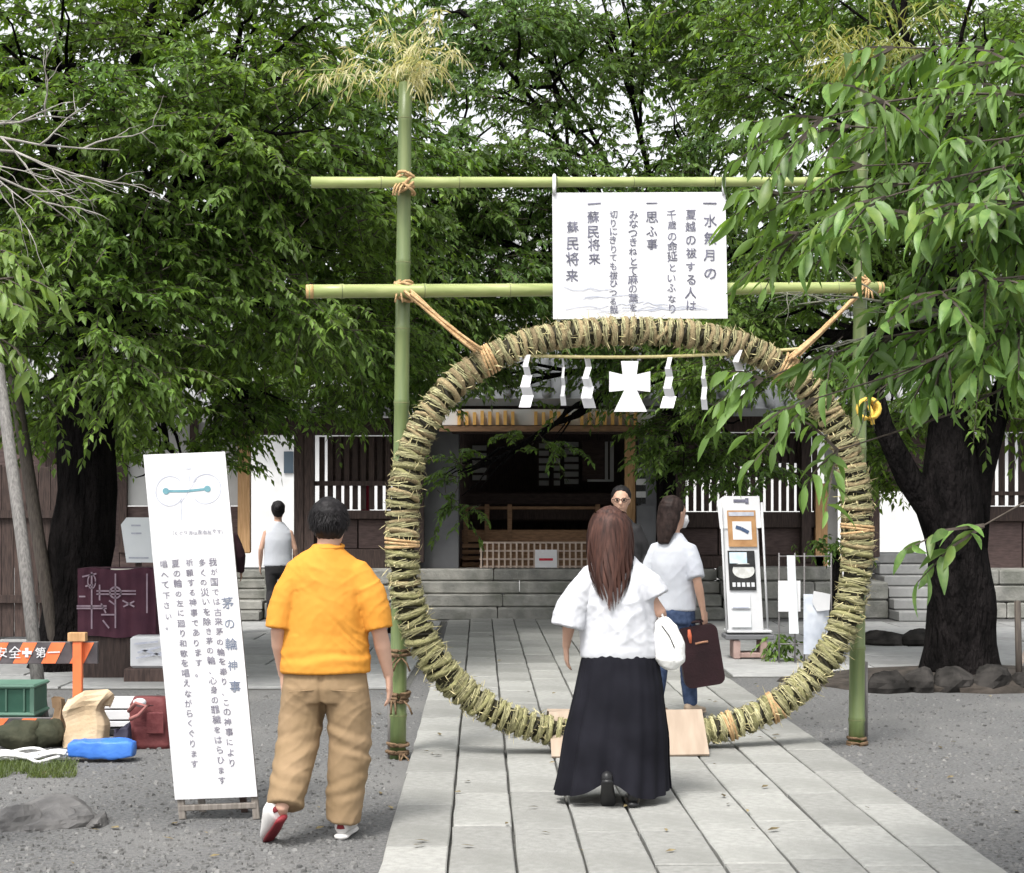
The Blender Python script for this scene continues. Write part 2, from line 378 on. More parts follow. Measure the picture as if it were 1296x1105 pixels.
p0, p1 = W(560, 538, 22.82), W(830, 518, 22.82); MB().box(((p0.x + p1.x) / 2, 22.82, (p0.z + p1.z) / 2), (p1.x - p0.x, .03, p1.z - p0.z)).build('eave_board', m_plaster, hall)
p0, p1 = W(556, 546, 22.76), W(834, 539, 22.76); MB().box(((p0.x + p1.x) / 2, 22.78, (p0.z + p1.z) / 2), (p1.x - p0.x, .12, p1.z - p0.z)).build('eave_beam', m_midwood, hall)
part('back_wall', m_wood, hall, 500, 900, 440, 722, 28.8, 28.95)
part('side_wall', m_wood, hall, 560, 570, 440, 722, 25.0, 28.7)
part('side_wall', m_wood, hall, 840, 850, 440, 722, 25.0, 28.7)
part('ceiling', m_wood, hall, 560, 850, 500, 512, 24.6, 28.7)
# white paper screens glimpsed inside
for (a, b2, y0, y1) in ((592, 612, 555, 606), (686, 700, 552, 612), (707, 716, 552, 615), (722, 742, 550, 612)):
    s = part('paper_screen', m_wood, hall, a - 2, b2 + 2, y0 - 2, y1 + 2, 27.05, 27.1)
    yy = y0
    while yy < y1:
        vbox(MB(), a, b2, yy, min(yy + 7, y1), 27.0, 27.04).build('pane', m_plaster, s); yy += 10.5
part('door_panel', m_panel, hall, 745, 775, 550, 606, 26.4, 26.5)
part('white_frame', m_plaster, hall, 776, 780, 552, 606, 26.3, 26.36)
part('white_frame', m_plaster, hall, 783, 788, 552, 606, 26.3, 26.36)
part('white_frame', m_plaster, hall, 752, 788, 604, 607, 26.36, 26.4)
part('altar_step', m_panel, hall, 582, 790, 622, 640, 26.2, 27.2, .02)
part('altar_step', m_wood, hall, 582, 790, 644, 660, 25.7, 26.1, .02)
part('rail', m_midwood, hall, 582, 760, 641, 645, 25.2, 25.3, .01)
part('rail', m_midwood, hall, 582, 790, 672, 688, 25.2, 25.34, .01)
for x in (584, 612, 642, 758): part('rail_post', m_midwood, hall, x, x + 6, 638, 721, 25.17, 25.35, .01)
for i in range(4): part('step_board', m_midwood, hall, 583, 606, 690 + i * 8, 695 + i * 8, 25.0, 25.16)
# striped curtain by the post
for i in range(6): part('curtain_stripe', m_plaster if i % 2 == 0 else m_black, hall, 806, 818, 590 + i * 8, 597.6 + i * 8, 24.30, 24.34)
part('grey_panel', m_greywall, hall, 806, 830, 640, 700, 24.20, 24.28)
roof(hall, 470, 930, 22.9, PZ(509, 22.9), 27.4, PZ(509, 22.9) + 3.2)
for i in range(30): part('rafter', m_midwood, hall, 480 + i * 15, 486 + i * 15, 506, 513, 23.1, 24.4)
# offering box
ob = thing('offering_box', 'low wooden offering box fronted by a pale lattice at the top of the steps', 'offering box', (PXw(700), 24.3, FL))
bxx = (PXw(609), PXw(796))
MB().box(((bxx[0] + bxx[1]) / 2, 24.42, FL + .18), (bxx[1] - bxx[0] - .06, .36, .34)).build('box_body', m_midwood, ob)
m_lat = M('pale_lattice', (.42, .33, .27), (.54, .44, .37), scale=9, rough=.7)
for i in range(26):
    x = bxx[0] + (bxx[1] - bxx[0]) * i / 25
    MB().box((x, 24.2, FL + .19), (.026, .02, .38)).build('lattice_bar', m_lat, ob)
for z in (.02, .13, .25, .37): MB().box(((bxx[0] + bxx[1]) / 2, 24.222, FL + z), (bxx[1] - bxx[0] + .05, .02, .026)).build('lattice_rail', m_lat, ob)
ns = thing('notice', 'small white notice with a red bar on the offering box lattice', 'notice', (PXw(691), 24.15, FL + .05))
MB().box((PXw(691), 24.17, PZ(707)), (.32, .012, .26)).build('sheet', m_paper, ns)
m_red = M('red_print', (.45, .03, .05), (.5, .05, .07), scale=20)
MB().box((PXw(691), 24.161, PZ(708)), (.2, .004, .035)).build('red_bar', m_red, ns)
# ---- corridor wings
def slats(par, px0, px1, py0, py1, step, wd, Y, jit=0, skip=()):
    x = px0; i = 0
    while x < px1:
        if i not in skip: part('slat', m_wood, par, x, x + wd, py0, py1, Y, Y + .06)
        x += step; i += 1
lw = thing('corridor_wing', 'dark slatted timber corridor with open doorway on stone base, beside the hall', 'corridor', (PXw(400), YB, 0))
stones(lw, 345, 527, 23.35, (.24, .24, .22), seed=2)
steps(lw, 296, 344, 23.0, 5, .135, .28, seed=4)
stones(lw, 60, 295, 23.35, (.24, .24, .22), seed=3)
part('sill', m_wood, lw, 376, 530, 646, 657, 24.1, 24.3, .01)
part('lower_panel', m_panel, lw, 378, 452, 658, 694, 24.2, 24.25)
part('lower_panel', m_panel, lw, 454, 528, 658, 694, 24.2, 24.25)
part('base_beam', m_wood, lw, 372, 530, 695, 719, 24.05, 24.3, .01)
part('backing', m_wood, lw, 378, 530, 646, 719, 24.27, 24.31)
slats(lw, 404, 530, 553, 645, 10.5, 6.6, 24.2)
part('slit_block_board', m_panel, lw, 418, 530, 552, 612, 24.27, 24.31)  # board behind the slats, covers the bright gaps
part('slat_rail', m_wood, lw, 376, 530, 609, 615, 24.13, 24.19)
for x in (374, 386, 524): part('post', m_wood, lw, x, x + 13, 530, 712, 24.02, 24.19, .015)
part('door_post', m_orange, lw, 303, 318, 548, 700, 24.05, 24.2, .015)
part('lintel', m_wood, lw, 290, 530, 530, 551, 23.98, 24.2, .015)
part('white_wall', m_plaster, lw, 150, 300, 534, 640, 24.3, 24.4)
part('wall_board', m_panel, lw, 150, 300, 641, 719, 24.28, 24.4)
for i in range(9): part('wall_board', m_panel, lw, -60 + i * 23.3, -60 + i * 23.3 + 22.6, 534, 719, 24.28 + .01 * (i % 2), 24.4)  # dark boards here paint in the shade around the tree trunk
for x in (60, 150, 240): part('wall_post', m_wood, lw, x, x + 10, 530, 700, 24.2, 24.29, .01)
part('eave_board', m_plaster, lw, 296, 420, 524, 529.5, 23.6, 23.66)
part('eave_board', m_plaster, lw, 40, 292, 524, 529.5, 23.6, 23.66)
roof(lw, 20, 505, 23.0, PZ(522, 23.0), 26.2, PZ(522, 23.0) + 1.7)
m_redc = M('red_cloth', (.38, .02, .06), (.45, .04, .08), scale=10, rough=.9)
rc = MB().box((PXw(457), 24.9, PZ(628)), (.13, .04, .55), bev=.01).top('red_cloth_strip', m_redc, 'narrow red cloth strip hanging behind the corridor slats', 'cloth')
rw = thing('corridor_wing', 'dark slatted timber corridor with brown panels on stone blocks, behind the poster stand', 'corridor', (PXw(1000), YB, 0))
stones(rw, 906, 1108, 23.35, (.27, .26), seed=5); stones(rw, 906, 1045, 23.5, (.2,), z0=.53, seed=6, depth=.7)
stones(rw, 1176, 1420, 23.35, (.24, .24, .22), seed=8)
steps(rw, 1109, 1175, 22.8, 6, .15, .3, mat=m_pave, seed=7)
part('sill', m_wood, rw, 853, 1040, 648, 668, 24.1, 24.3, .01)
for a, b2 in ((853, 908), (910, 962), (964, 1012), (1014, 1040)): part('lower_panel', m_panel, rw, a, b2, 669, 702, 24.2, 24.25)
part('base_beam', m_wood, rw, 853, 1040, 703, 719, 24.05, 24.3, .01)
part('backing', m_wood, rw, 853, 1040, 648, 719, 24.27, 24.31)
part('backing', m_wood, rw, 1188, 1420, 641, 719, 24.27, 24.31)
part('slit_block_board', m_panel, rw, 862, 1012, 548, 586, 24.27, 24.31)  # added behind the slats to cut the brightness showing through
slats(rw, 862, 1034, 548, 647, 9.8, 6.0, 24.2)
part('slat_rail', m_wood, rw, 853, 1034, 598, 604, 24.13, 24.19)
for x in (853, 1012): part('post', m_wood, rw, x, x + 12, 530, 712, 24.02, 24.19, .015)
part('door_post', m_orange, rw, 1030, 1045, 612, 720, 24.05, 24.2, .015)
part('lintel', m_wood, rw, 853, 1420, 526, 547, 23.98, 24.2, .015)
part('bright_opening_panel', m_plaster, rw, 1046, 1062, 540, 700, 24.3, 24.36)  # white panel painted in where a bright opening shows
part('post', m_wood, rw, 1064, 1076, 548, 705, 24.02, 24.19, .015)
part('post', m_wood, rw, 1098, 1110, 548, 705, 24.02, 24.19, .015)
part('post', m_wood, rw, 1176, 1188, 548, 705, 24.02, 24.19, .015)
part('added_dark_panel', m_panel, rw, 1109, 1177, 547, 622, 24.1, 24.16)  # dark panel added to cover the upper part of the bright opening
slats(rw, 1190, 1400, 548, 640, 12.5, 7, 24.2)
part('slat_rail', m_wood, rw, 1188, 1400, 622, 627, 24.13, 24.19)
part('sill', m_wood, rw, 1188, 1400, 641, 660, 24.1, 24.3, .01)
for i in range(4): part('lower_panel', m_panel, rw, 1189 + i * 53, 1240 + i * 53, 661, 719, 24.2, 24.25)
part('slat_screen', m_panel, rw, 1066, 1108, 548, 705, 24.27, 24.31)
roof(rw, 880, 1440, 23.0, PZ(522, 23.0), 26.2, PZ(522, 23.0) + 1.7)
# white building added as the overexposed brightness behind the openings, with its yard
wb = thing('bright_backdrop_building', 'plain white building added to stand in for the overexposed brightness behind the corridor openings', 'building', (0, 38, 0))
MB().box((-8, 40, 1.9), (17, 3.4, 3.8)).build('wall', m_plaster, wb)
MB().box((11, 40, 1.9), (18, 3.4, 3.8)).build('wall', m_plaster, wb)
m_glass = M('dark_glass', (.05, .07, .09), rough=.15, spec=.6)
for x in (-5.15, 12): MB().box((x, 38.27, 2.6), (.22, .05, .5)).build('window', m_glass, wb)
roof(wb, 0, 0, 0, 0, 1, 1) if False else None
b = MB().beam((1, 37.6, 3.7), (1, 41, 5.4), 40, .15, hint=Vector((0, -1, 2))); b.build('roof', m_tile, wb)
yd = struct(quad(-14, 14, 26.5, 38, .006).build('courtyard', m_pave))
# ================================================================== trees
def unit(a): return a / np.maximum(np.linalg.norm(a, axis=-1, keepdims=True), 1e-9)
def spray_arrays(P, D, n, leaf_len, leaf_w, L, droop, seed, hang=.35, spread=.5):
    """leaf and twig arrays for drooping twigs that start at P and grow along D"""
    g = np.random.default_rng(seed); S = len(P); Lr = (L * g.uniform(.6, 1.3, S))[:, None, None]
    t = np.linspace(.12, 1, n)[None, :, None] + g.uniform(-.03, .03, (S, n, 1)); dn = np.array([0, 0, -1.0])
    pos = P[:, None] + D[:, None] * Lr * t + dn * Lr * droop * t ** 2
    T = unit(D[:, None] + dn * 2 * droop * t); up = np.array([0, 0, 1.0])
    side = unit(np.cross(T, up)); sg = np.where(np.arange(n) % 2 == 0, 1, -1)[None, :, None]
    a = g.uniform(.5, 1.15, (S, n, 1)); a[:, -1] *= .2
    ld = unit(T * np.cos(a) + side * sg * np.sin(a) + dn * g.uniform(0, 2 * hang, (S, n, 1)) + g.normal(0, .22, (S, n, 3)))
    N = up + g.normal(0, spread, (S, n, 3)); N = unit(N - ld * (N * ld).sum(-1, keepdims=True)); Wd = np.cross(N, ld)
    ll = leaf_len * g.uniform(.65, 1.2, (S, n, 1)); lw = leaf_w * ll / leaf_len * g.uniform(.85, 1.15, (S, n, 1))
    mc = pos + ld * ll * .46; tip = pos + ld * ll + dn * ll * .16
    ml = mc + Wd * lw * .5 + N * lw * .16; mr = mc - Wd * lw * .5 + N * lw * .16
    V = np.stack([pos, ml, mc, mr, tip], 2).reshape(-1, 3)
    k = S * n; base = (np.arange(k) * 5)[:, None, None]
    Fc = (np.array([(0, 2, 1), (0, 3, 2), (1, 2, 4), (2, 3, 4)])[None] + base).reshape(-1, 3)
    # twigs: three-sided tubes, three rings
    tt = np.array([0, .5, 1.0])[None, :, None]; ctr = P[:, None] + D[:, None] * Lr * tt + dn * Lr * droop * tt ** 2
    sd = unit(np.cross(D, up + g.normal(0, .1, (S, 3)))); sv = np.cross(sd, D); rad = np.array([.0075, .005, .002])[None, :, None, None] * (leaf_len / .11)
    cs = np.array([(1, 0), (-.5, .87), (-.5, -.87)]); ring = ctr[:, :, None] + rad * (sd[:, None, None] * cs[None, None, :, 0:1] + sv[:, None, None] * cs[None, None, :, 1:2])
    TV = ring.reshape(-1, 3); q = []
    for r_ in range(2):
        for j in range(3): q.append((r_ * 3 + j, r_ * 3 + (j + 1) % 3, r_ * 3 + 3 + (j + 1) % 3, r_ * 3 + 3 + j))
    TF = (np.array(q)[None] + (np.arange(S) * 9)[:, None, None]).reshape(-1, 4)
    return V, Fc, TV, TF, pos, ld, N, ll
def wander(a, b, n, amp, sag, r):
    a, b = Vector(a), Vector(b); pts = []; L = (b - a).length; ph = Vector((r.uniform(0, 50), r.uniform(0, 50), r.uniform(0, 50)))
    for i in range(n + 1):
        t = i / n; p = a.lerp(b, t); w_ = math.sin(math.pi * t)
        nv = Vector((noise.noise(ph + Vector((t * 2.5, 0, 0))), noise.noise(ph + Vector((0, t * 2.5, 9))), noise.noise(ph + Vector((5, 0, t * 2.5)))))
        pts.append(p + nv * amp * L * (.4 + .6 * w_) * (1 if 0 < i < n else 0) + Vector((0, 0, sag * L * w_)))
    return pts
def tree(name, label, base, trunk_pts, trunk_r, blobs, mat, leaf=(.095, .043), n_leaf=15, spray=.55, seed=1, group=None, bark=m_bark, fork=-1, limb_r=.09, droop=.35, hang=.35, cull=None):
    """blobs: (centre, radii, number of sprays)"""
    r = random.Random(seed); g = np.random.default_rng(seed)
    root = thing(name, label, 'tree', base, group)
    # trunk: noisy bark column with flared foot
    b = MB(); secs = []
    tp = [Vector(p) for p in trunk_pts]; n = 22
    cum = [0]
    for i in range(1, len(tp)): cum.append(cum[-1] + (tp[i] - tp[i - 1]).length)
    for i in range(n + 1):
        s_ = cum[-1] * i / n; k = max(j for j in range(len(cum)) if cum[j] <= s_ + 1e-6); k = min(k, len(tp) - 2)
        f_ = (s_ - cum[k]) / max(cum[k + 1] - cum[k], 1e-6); p = tp[k].lerp(tp[k + 1], f_)
        rad = trunk_r[k] * (1 - f_) + trunk_r[k + 1] * f_; secs.append((p, rad, rad))
    b.loft(secs, 24)
    for i, v in enumerate(b.v):
        c = secs[min(i // 24, n)][0]; d = v - c; rr = d.length
        if rr > 1e-4:
            k = 1 + .10 * noise.noise(v * 2.1 + Vector((seed, 0, 0))) + .06 * noise.noise(Vector((v.x * 9, v.y * 9, v.z * 2)))
            fl = max(0, 1 - (v.z - base[2]) / .55); k += .13 * fl * fl * (1 + .9 * math.sin(math.atan2(d.y, d.x) * 5 + seed))
            b.v[i] = c + d * k
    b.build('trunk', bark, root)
    top = tp[fork]
    Pall = []; Dall = []
    tw = MB()
    for bi, (c, rad, ns) in enumerate(blobs):
        c = Vector(c); rad = np.array(rad)
        L = MB(); lp = wander(top - (top - tp[-2]) * r.uniform(0, .3), c, 9, .1, .06, r)
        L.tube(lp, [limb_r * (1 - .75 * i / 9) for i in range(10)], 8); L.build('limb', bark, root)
        q = max(5, ns // 40)
        for i in range(q):
            d = unit(g.normal(0, 1, 3)); e = Vector(np.array(c) + d * rad * g.uniform(.55, .95)); st = lp[r.randrange(4, 10)]
            tw.tube(wander(st, e, 5, .12, .04, r), [.028 * (1 - .8 * k / 5) for k in range(6)], 5)
        # clumped spray positions
        nc = max(6, ns // 14); cd = unit(g.normal(0, 1, (nc, 3))); cc = cd * (g.uniform(.25, 1.0, (nc, 1)) ** .5)
        idx = g.integers(0, nc, ns); u = cc[idx] + g.normal(0, .16, (ns, 3)) * np.array([1.2, 1.2, .6])
        P = np.array(c)[None] + u * rad; dirv = unit(u * np.array([1, 1, .35]) + g.normal(0, .5, (ns, 3)) * np.array([1, 1, .4]) + np.array([0, 0, .1]))
        Pall.append(P - dirv * spray * .4); Dall.append(dirv)
    tw.build('branches', bark, root, 'stuff')
    P = np.concatenate(Pall); D = np.concatenate(Dall)
    if cull is not None: k = cull(P + D * spray * .4); P, D = P[k], D[k]
    V, Fc, TV, TF, *_ = spray_arrays(P, D, n_leaf, leaf[0], leaf[1], spray, droop, seed, hang)
    off = np.array(base)
    o = link('crown', np_mesh('crown', V - off, Fc, mat), None, root); o['kind'] = 'stuff'
    o = link('twigs', np_mesh('twigs', TV - off, TF, m_twig), None, root); o['kind'] = 'stuff'
    return root
def blob(px, py, Y, rx, rz, ry, ns):
    c = W(px, py, Y); k = Y / F; return (tuple(c), (rx * k, ry, rz * k), ns)
def pix(P): return CX + F * P[:, 0] / P[:, 1], HZ - F * (P[:, 2] - CH) / P[:, 1]
# big dark tree on the left
def cull_left(P):
    x, y = pix(P); low = 520 + 30 * np.sin(x / 47.0) + np.where((x > 120) & (x < 345), 75, 0) + np.where(x < 60, 50, 0)
    return (y < low) & ~((x > 455) & (y > 470) & (P[:, 1] < 12))
YL = 16.2; BL = G(96, 848); BL = Vector((BL.x, BL.y, 0))
tree('cherry_tree', 'large dark-trunked leafy tree behind the orange barrier, its crown hanging over the corridor', tuple(BL),
     [BL + Vector((0, 0, -.1)), BL + Vector((.0, 0, .8)), BL + Vector((.12, 0, 1.7)), BL + Vector((.05, .1, 2.7)), BL + Vector((.1, .1, 3.6))], [.40, .31, .29, .27, .22],
     [blob(60, 90, 15, 190, 150, 1.6, 520), blob(300, 60, 15.5, 200, 130, 1.6, 560), blob(180, 250, 14.6, 200, 120, 1.4, 560), blob(400, 220, 16, 160, 130, 1.5, 480),
      blob(330, 390, 17, 180, 110, 1.5, 520), blob(90, 420, 16.5, 150, 110, 1.4, 380), blob(470, 400, 18.5, 110, 110, 1.4, 300), blob(240, 490, 18, 150, 60, 1.2, 240), blob(-80, 250, 15, 120, 250, 1.5, 260),
      blob(200, -110, 15, 320, 80, 2.2, 260), blob(225, 580, 18.6, 95, 60, .8, 190), blob(60, 530, 17.5, 110, 50, .8, 160), blob(110, 400, 13.8, 160, 110, .7, 300), blob(60, 180, 13.4, 170, 140, .7, 260), blob(300, 170, 14.0, 170, 110, .7, 240), blob(360, 330, 14.6, 150, 110, .7, 240), blob(330, 520, 18.5, 90, 30, .8, 90)],
     m_leafA, seed=11, n_leaf=20, cull=cull_left)
# big dark tree on the right
BR = Vector((W(1216, 640, 15.0).x, 15.0, 0))
tree('cherry_tree', 'thick black-trunked forked tree rising from a dark stone kerb beside the straw ring', tuple(BR),
     [BR + Vector((.0, 0, -.1)), BR + Vector((-.01, 0, .6)), BR + Vector((-.03, 0, 1.15)), BR + Vector((-.10, 0, 1.75)), BR + Vector((-.08, .05, 2.4)), BR + Vector((.0, .1, 3.2))], [.36, .305, .27, .27, .19, .17],
     [blob(1230, 430, 15.6, 150, 90, 1.2, 380), blob(1080, 330, 16.5, 160, 140, 1.4, 430), blob(1260, 150, 15, 170, 170, 1.6, 420), blob(1060, 120, 17, 170, 110, 1.5, 400), blob(1180, 40, 17, 150, 70, 1.5, 220), blob(1340, 330, 14.5, 100, 220, 1.4, 240),
      blob(960, 440, 18, 110, 90, 1.2, 260), blob(1150, -60, 15, 280, 80, 2.0, 200), blob(1080, 520, 17.5, 90, 60, 1.0, 120), blob(1140, 570, 18.5, 60, 60, .6, 110)],
     m_leafA, seed=23, n_leaf=20, cull=lambda P: pix(P)[1] < 545 + np.where((pix(P)[0] > 1095) & (pix(P)[0] < 1180), 70, 0))
_rt = [o for o in bpy.data.objects if o.name.startswith('cherry_tree')][-1]
for pts_, rr_ in (([W(1205, 700, 15), W(1178, 640, 15), W(1150, 605, 14.95), W(1118, 540, 14.9), W(1090, 420, 14.8)], [.20, .15, .12, .09, .05]), ([W(1222, 690, 15), W(1236, 610, 15.05), W(1262, 520, 15.1), W(1300, 400, 15.2)], [.2, .14, .11, .07])):
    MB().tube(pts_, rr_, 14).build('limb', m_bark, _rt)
# trees between the ring and the hall
BC = Vector((W(842, 640, 22.2).x, 22.2, 0))
tree('cherry_tree', 'slender leafy tree in front of the hall pillar, its low branches beside the hall opening', tuple(BC),
     [BC, BC + Vector((.03, 0, 1.0)), BC + Vector((.0, 0, 2.2)), BC + Vector((.1, 0, 3.6))], [.19, .15, .13, .1],
     [blob(760, 260, 20.5, 170, 120, 1.5, 620), blob(900, 330, 21, 150, 110, 1.5, 520), blob(620, 300, 20, 130, 120, 1.5, 480), blob(850, 420, 21, 130, 80, 1.3, 380), blob(860, 560, 21.6, 50, 65, .6, 130), blob(670, 410, 20.5, 120, 60, 1.2, 240),
      blob(700, 110, 21, 190, 90, 1.5, 330), blob(760, -10, 21, 200, 60, 1.5, 330), blob(600, 30, 20.5, 130, 80, 1.5, 230), blob(930, 60, 21, 140, 80, 1.5, 330), blob(700, 60, 21.5, 150, 60, 1.2, 200), blob(880, 190, 21, 120, 80, 1.5, 220), blob(640, 490, 21.4, 90, 26, .7, 44), blob(585, 600, 21.8, 34, 60, .4, 26), blob(680, 556, 21.6, 60, 16, .5, 16), blob(925, 575, 21.8, 80, 55, .6, 120)],
     m_leafB, seed=31, n_leaf=20, limb_r=.06, cull=lambda P: ~((pix(P)[0] > 565) & (pix(P)[0] < 815) & (pix(P)[1] > 500) & (pix(P)[1] < 545) & (np.sin(P[:, 0] * 40) < .75)))
BM = Vector((W(509, 640, 20.6).x, 20.6, 0))
tree('cherry_tree', 'leafy tree behind the bamboo post with its trunk hidden by the man in orange', tuple(BM),
     [BM, BM + Vector((.03, 0, 1.0)), BM + Vector((.0, 0, 2.2)), BM + Vector((-.1, 0, 3.4))], [.15, .12, .11, .09],
     [blob(540, 330, 19.5, 120, 140, 1.3, 480), blob(440, 460, 20, 110, 60, 1.0, 300), blob(560, 440, 20, 90, 60, 1.0, 240), blob(590, 180, 19.5, 140, 100, 1.4, 260), blob(440, 130, 19, 120, 110, 1.4, 220)],
     m_leafB, seed=37, n_leaf=20, limb_r=.05)
# trees far behind the roofs
for i, (px, top, Y, ns, wd) in enumerate(((60, 90, 43, 420, 230), (300, 150, 46, 420, 230), (520, 230, 44, 360, 190), (760, 210, 47, 420, 220), (980, 235, 45, 380, 200), (1180, 160, 43, 420, 220), (1390, 80, 46, 300, 200))):
    B = Vector((W(px, 640, Y).x, Y, 0)); k = Y / F; h = CH + (HZ - top) * k
    mid = (HZ + top) / 2 - 20
    tree('background_tree', ['leafy tree rising beyond the shrine roofs'][0], tuple(B),
         [B, B + Vector((0, 0, h * .3)), B + Vector((.1, 0, h * .55)), B + Vector((0, 0, h * .8))], [.35, .3, .22, .1],
         [blob(px, mid, Y, wd * .55, (HZ - top) * .5, 3, ns), blob(px - wd * .25, mid + 60, Y - 1, wd * .45, (HZ - top) * .38, 2.5, ns // 2), blob(px + wd * .25, mid + 60, Y + 1, wd * .45, (HZ - top) * .38, 2.5, ns // 2)],
         m_leafC, leaf=(.30, .15), n_leaf=14, spray=1.3, seed=50 + i, group='trees beyond the shrine roofs', limb_r=.12)
# ------------------------------------------------------------------ near branches with single leaves
def leaf_mesh(nm, mat, L, wd, curl, seed):
    r = random.Random(seed); b = MB(); n = 5; rows = []
    for i in range(n + 1):
        t = i / n; wv = wd * (math.sin(math.pi * min(1, t * .96 + .02) ** .85)) ** .9 * .5; z = -curl * L * t * t; x = L * t
        rows.append([(x, wv, z + wv * .45), (x, 0, z), (x, -wv, z + wv * .45)])
    vs = [p for r_ in rows for p in r_]; fs = []
    for i in range(n):
        for j in range(2): a = i * 3 + j; fs.append((a, a + 3, a + 4, a + 1))
    return b.add(vs, fs, True).mesh(nm, mat)
def near_tree(name, label, base, trunk, trunk_r, stems, sprays, mat_single, mat_mass, L, wd, seed, max_single=300, nl=9, sl=.42, droop=.55, hang=.75):
    """stems: branch polylines; sprays: (start, direction) of leafy twigs"""
    root = thing(name, label, 'tree', base); r = random.Random(seed)
    MB().tube(trunk, trunk_r, 14).build('trunk', m_bark, root)
    for pts, r0 in stems:
        n = len(pts); MB().tube(pts, [r0 * (1 - .7 * i / (n - 1)) for i in range(n)], 7).build('branch', m_twig if r0 < .0125 else m_bark, root)
    P = np.array([tuple(s[0]) for s in sprays]); D = unit(np.array([tuple(s[1]) for s in sprays]))
    V, Fc, TV, TF, pos, ld, N, ll = spray_arrays(P, D, nl, L, wd, sl, droop, seed, hang, .45)
    off = np.array(base)
    o = link('twigs', np_mesh('twigs', TV - off, TF, m_twig), None, root); o['kind'] = 'stuff'
    pos, ld, N, ll = pos.reshape(-1, 3), ld.reshape(-1, 3), N.reshape(-1, 3), ll.reshape(-1)
    order = np.argsort(pos[:, 1]); px, py = pix(pos); vis = [i for i in order if -40 < px[i] < 1330 and -30 < py[i] < 1120]
    single = set(vis[:max_single])
    meshes = [leaf_mesh('leaf', mat_single, 1, wd / L * k, c, q) for q, (k, c) in enumerate(((1, .12), (.9, .25), (1.1, .34), (1, .45), (.85, .2)))]
    alt = [m_.copy() for m_ in meshes]
    for m_ in alt: m_.materials.clear(); m_.materials.append(m_leafYr)
    for i in single:
        x = Vector(ld[i]); z = Vector(N[i]); y = z.cross(x)
        m = Matrix((x, y, z)).transposed().to_4x4() @ Matrix.Scale(float(ll[i]), 4); m.translation = Vector(pos[i] - off)
        o = link('leaf', r.choice(alt if r.random() < .22 else meshes), None, root); o.matrix_basis = m
    keep = np.array([i not in single for i in range(len(pos))]); idx = np.where(keep)[0]
    if len(idx):
        tmpl = meshes[1]; nv = len(tmpl.vertices); tv = np.empty(nv * 3); tmpl.vertices.foreach_get('co', tv); tv = tv.reshape(-1, 3); tf = np.array([tuple(q.vertices) for q in tmpl.polygons])
        ax = ld[idx]; az = N[idx]; ay = np.cross(az, ax); bend = np.random.default_rng(seed).uniform(.3, 2.2, len(idx))[:, None, None]
        VV = (pos[idx][:, None] + ll[idx][:, None, None] * (tv[None, :, 0:1] * ax[:, None] + tv[None, :, 1:2] * ay[:, None] + tv[None, :, 2:3] * bend * az[:, None])).reshape(-1, 3); FF = (tf[None] + (np.arange(len(idx)) * nv)[:, None, None]).reshape(-1, 4)
        o = link('crown', np_mesh('crown', VV - off, FF, mat_mass, True), None, root); o['kind'] = 'stuff'
    return root
r6 = random.Random(66); stems = []; sprays = []
TB = Vector((2.95, 6.6, 0))
fork = Vector((2.9, 6.6, 2.6))
tips = [(1010, 165, 6.4), (985, 245, 6.0), (1010, 295, 6.2), (965, 480, 6.3), (1060, 570, 6.2), (1120, 250, 5.7), (1130, 480, 6.0), (1160, 150, 6.3), (1190, 370, 5.6), (1245, 665, 5.4), (1250, 440, 5.8), (1230, 180, 5.9), (1250, 80, 6.2), (1240, 260, 5.5), (1130, 60, 6.6), (1180, 330, 6.5), (1200, 410, 6.4), (1090, 210, 6.1), (1040, 150, 5.8), (1070, 290, 5.8), (1030, 505, 6.0)]
for i, (a, b_, Y) in enumerate(tips):
    e = W(a, b_, Y); st = fork + Vector((r6.uniform(-.1, .1), r6.uniform(-.3, .1), (e.z - fork.z) * .55 + r6.uniform(-.1, .2)))
    pts = wander(st, e, 8, .05, .07, r6); stems.append((pts, .009))
    for k in range(4 if (a, b_) in ((965, 480), (1060, 570), (1030, 505)) else 7 if (a, b_) == (1245, 665) else 1, 9):
        p = pts[k]; t = (pts[k] - pts[k - 1]).normalized()
        for q in range(4 if k < 8 else 3):
            qx, qy = CX + F * p.x / p.y, HZ - F * (p.z - CH) / p.y
            if qx > 1110 and 470 < qy < 640: continue
            if qy > 640 and q > 1: continue
            d = t + Vector((r6.gauss(0, .55), r6.gauss(0, .55), r6.gauss(-.1, .35))); sprays.append((p, d.normalized()))
    stems.append(([fork + Vector((0, 0, (st.z - fork.z) * k / 3)) * 1 + (st - fork - Vector((0, 0, st.z - fork.z))) * k / 3 for k in range(4)], .02))
near_tree('leafy_tree', 'tree reaching in with long drooping bright green leaves in front of the bamboo frame', tuple(TB),
          [TB + Vector((0, 0, -.05)), TB + Vector((.05, 0, 1.2)), fork, fork + Vector((0, 0, 2.0))], [.13, .11, .08, .04], stems, sprays, m_leafNr, m_leafN, .108, .034, 66, nl=9, sl=.24, droop=.3, hang=.5)
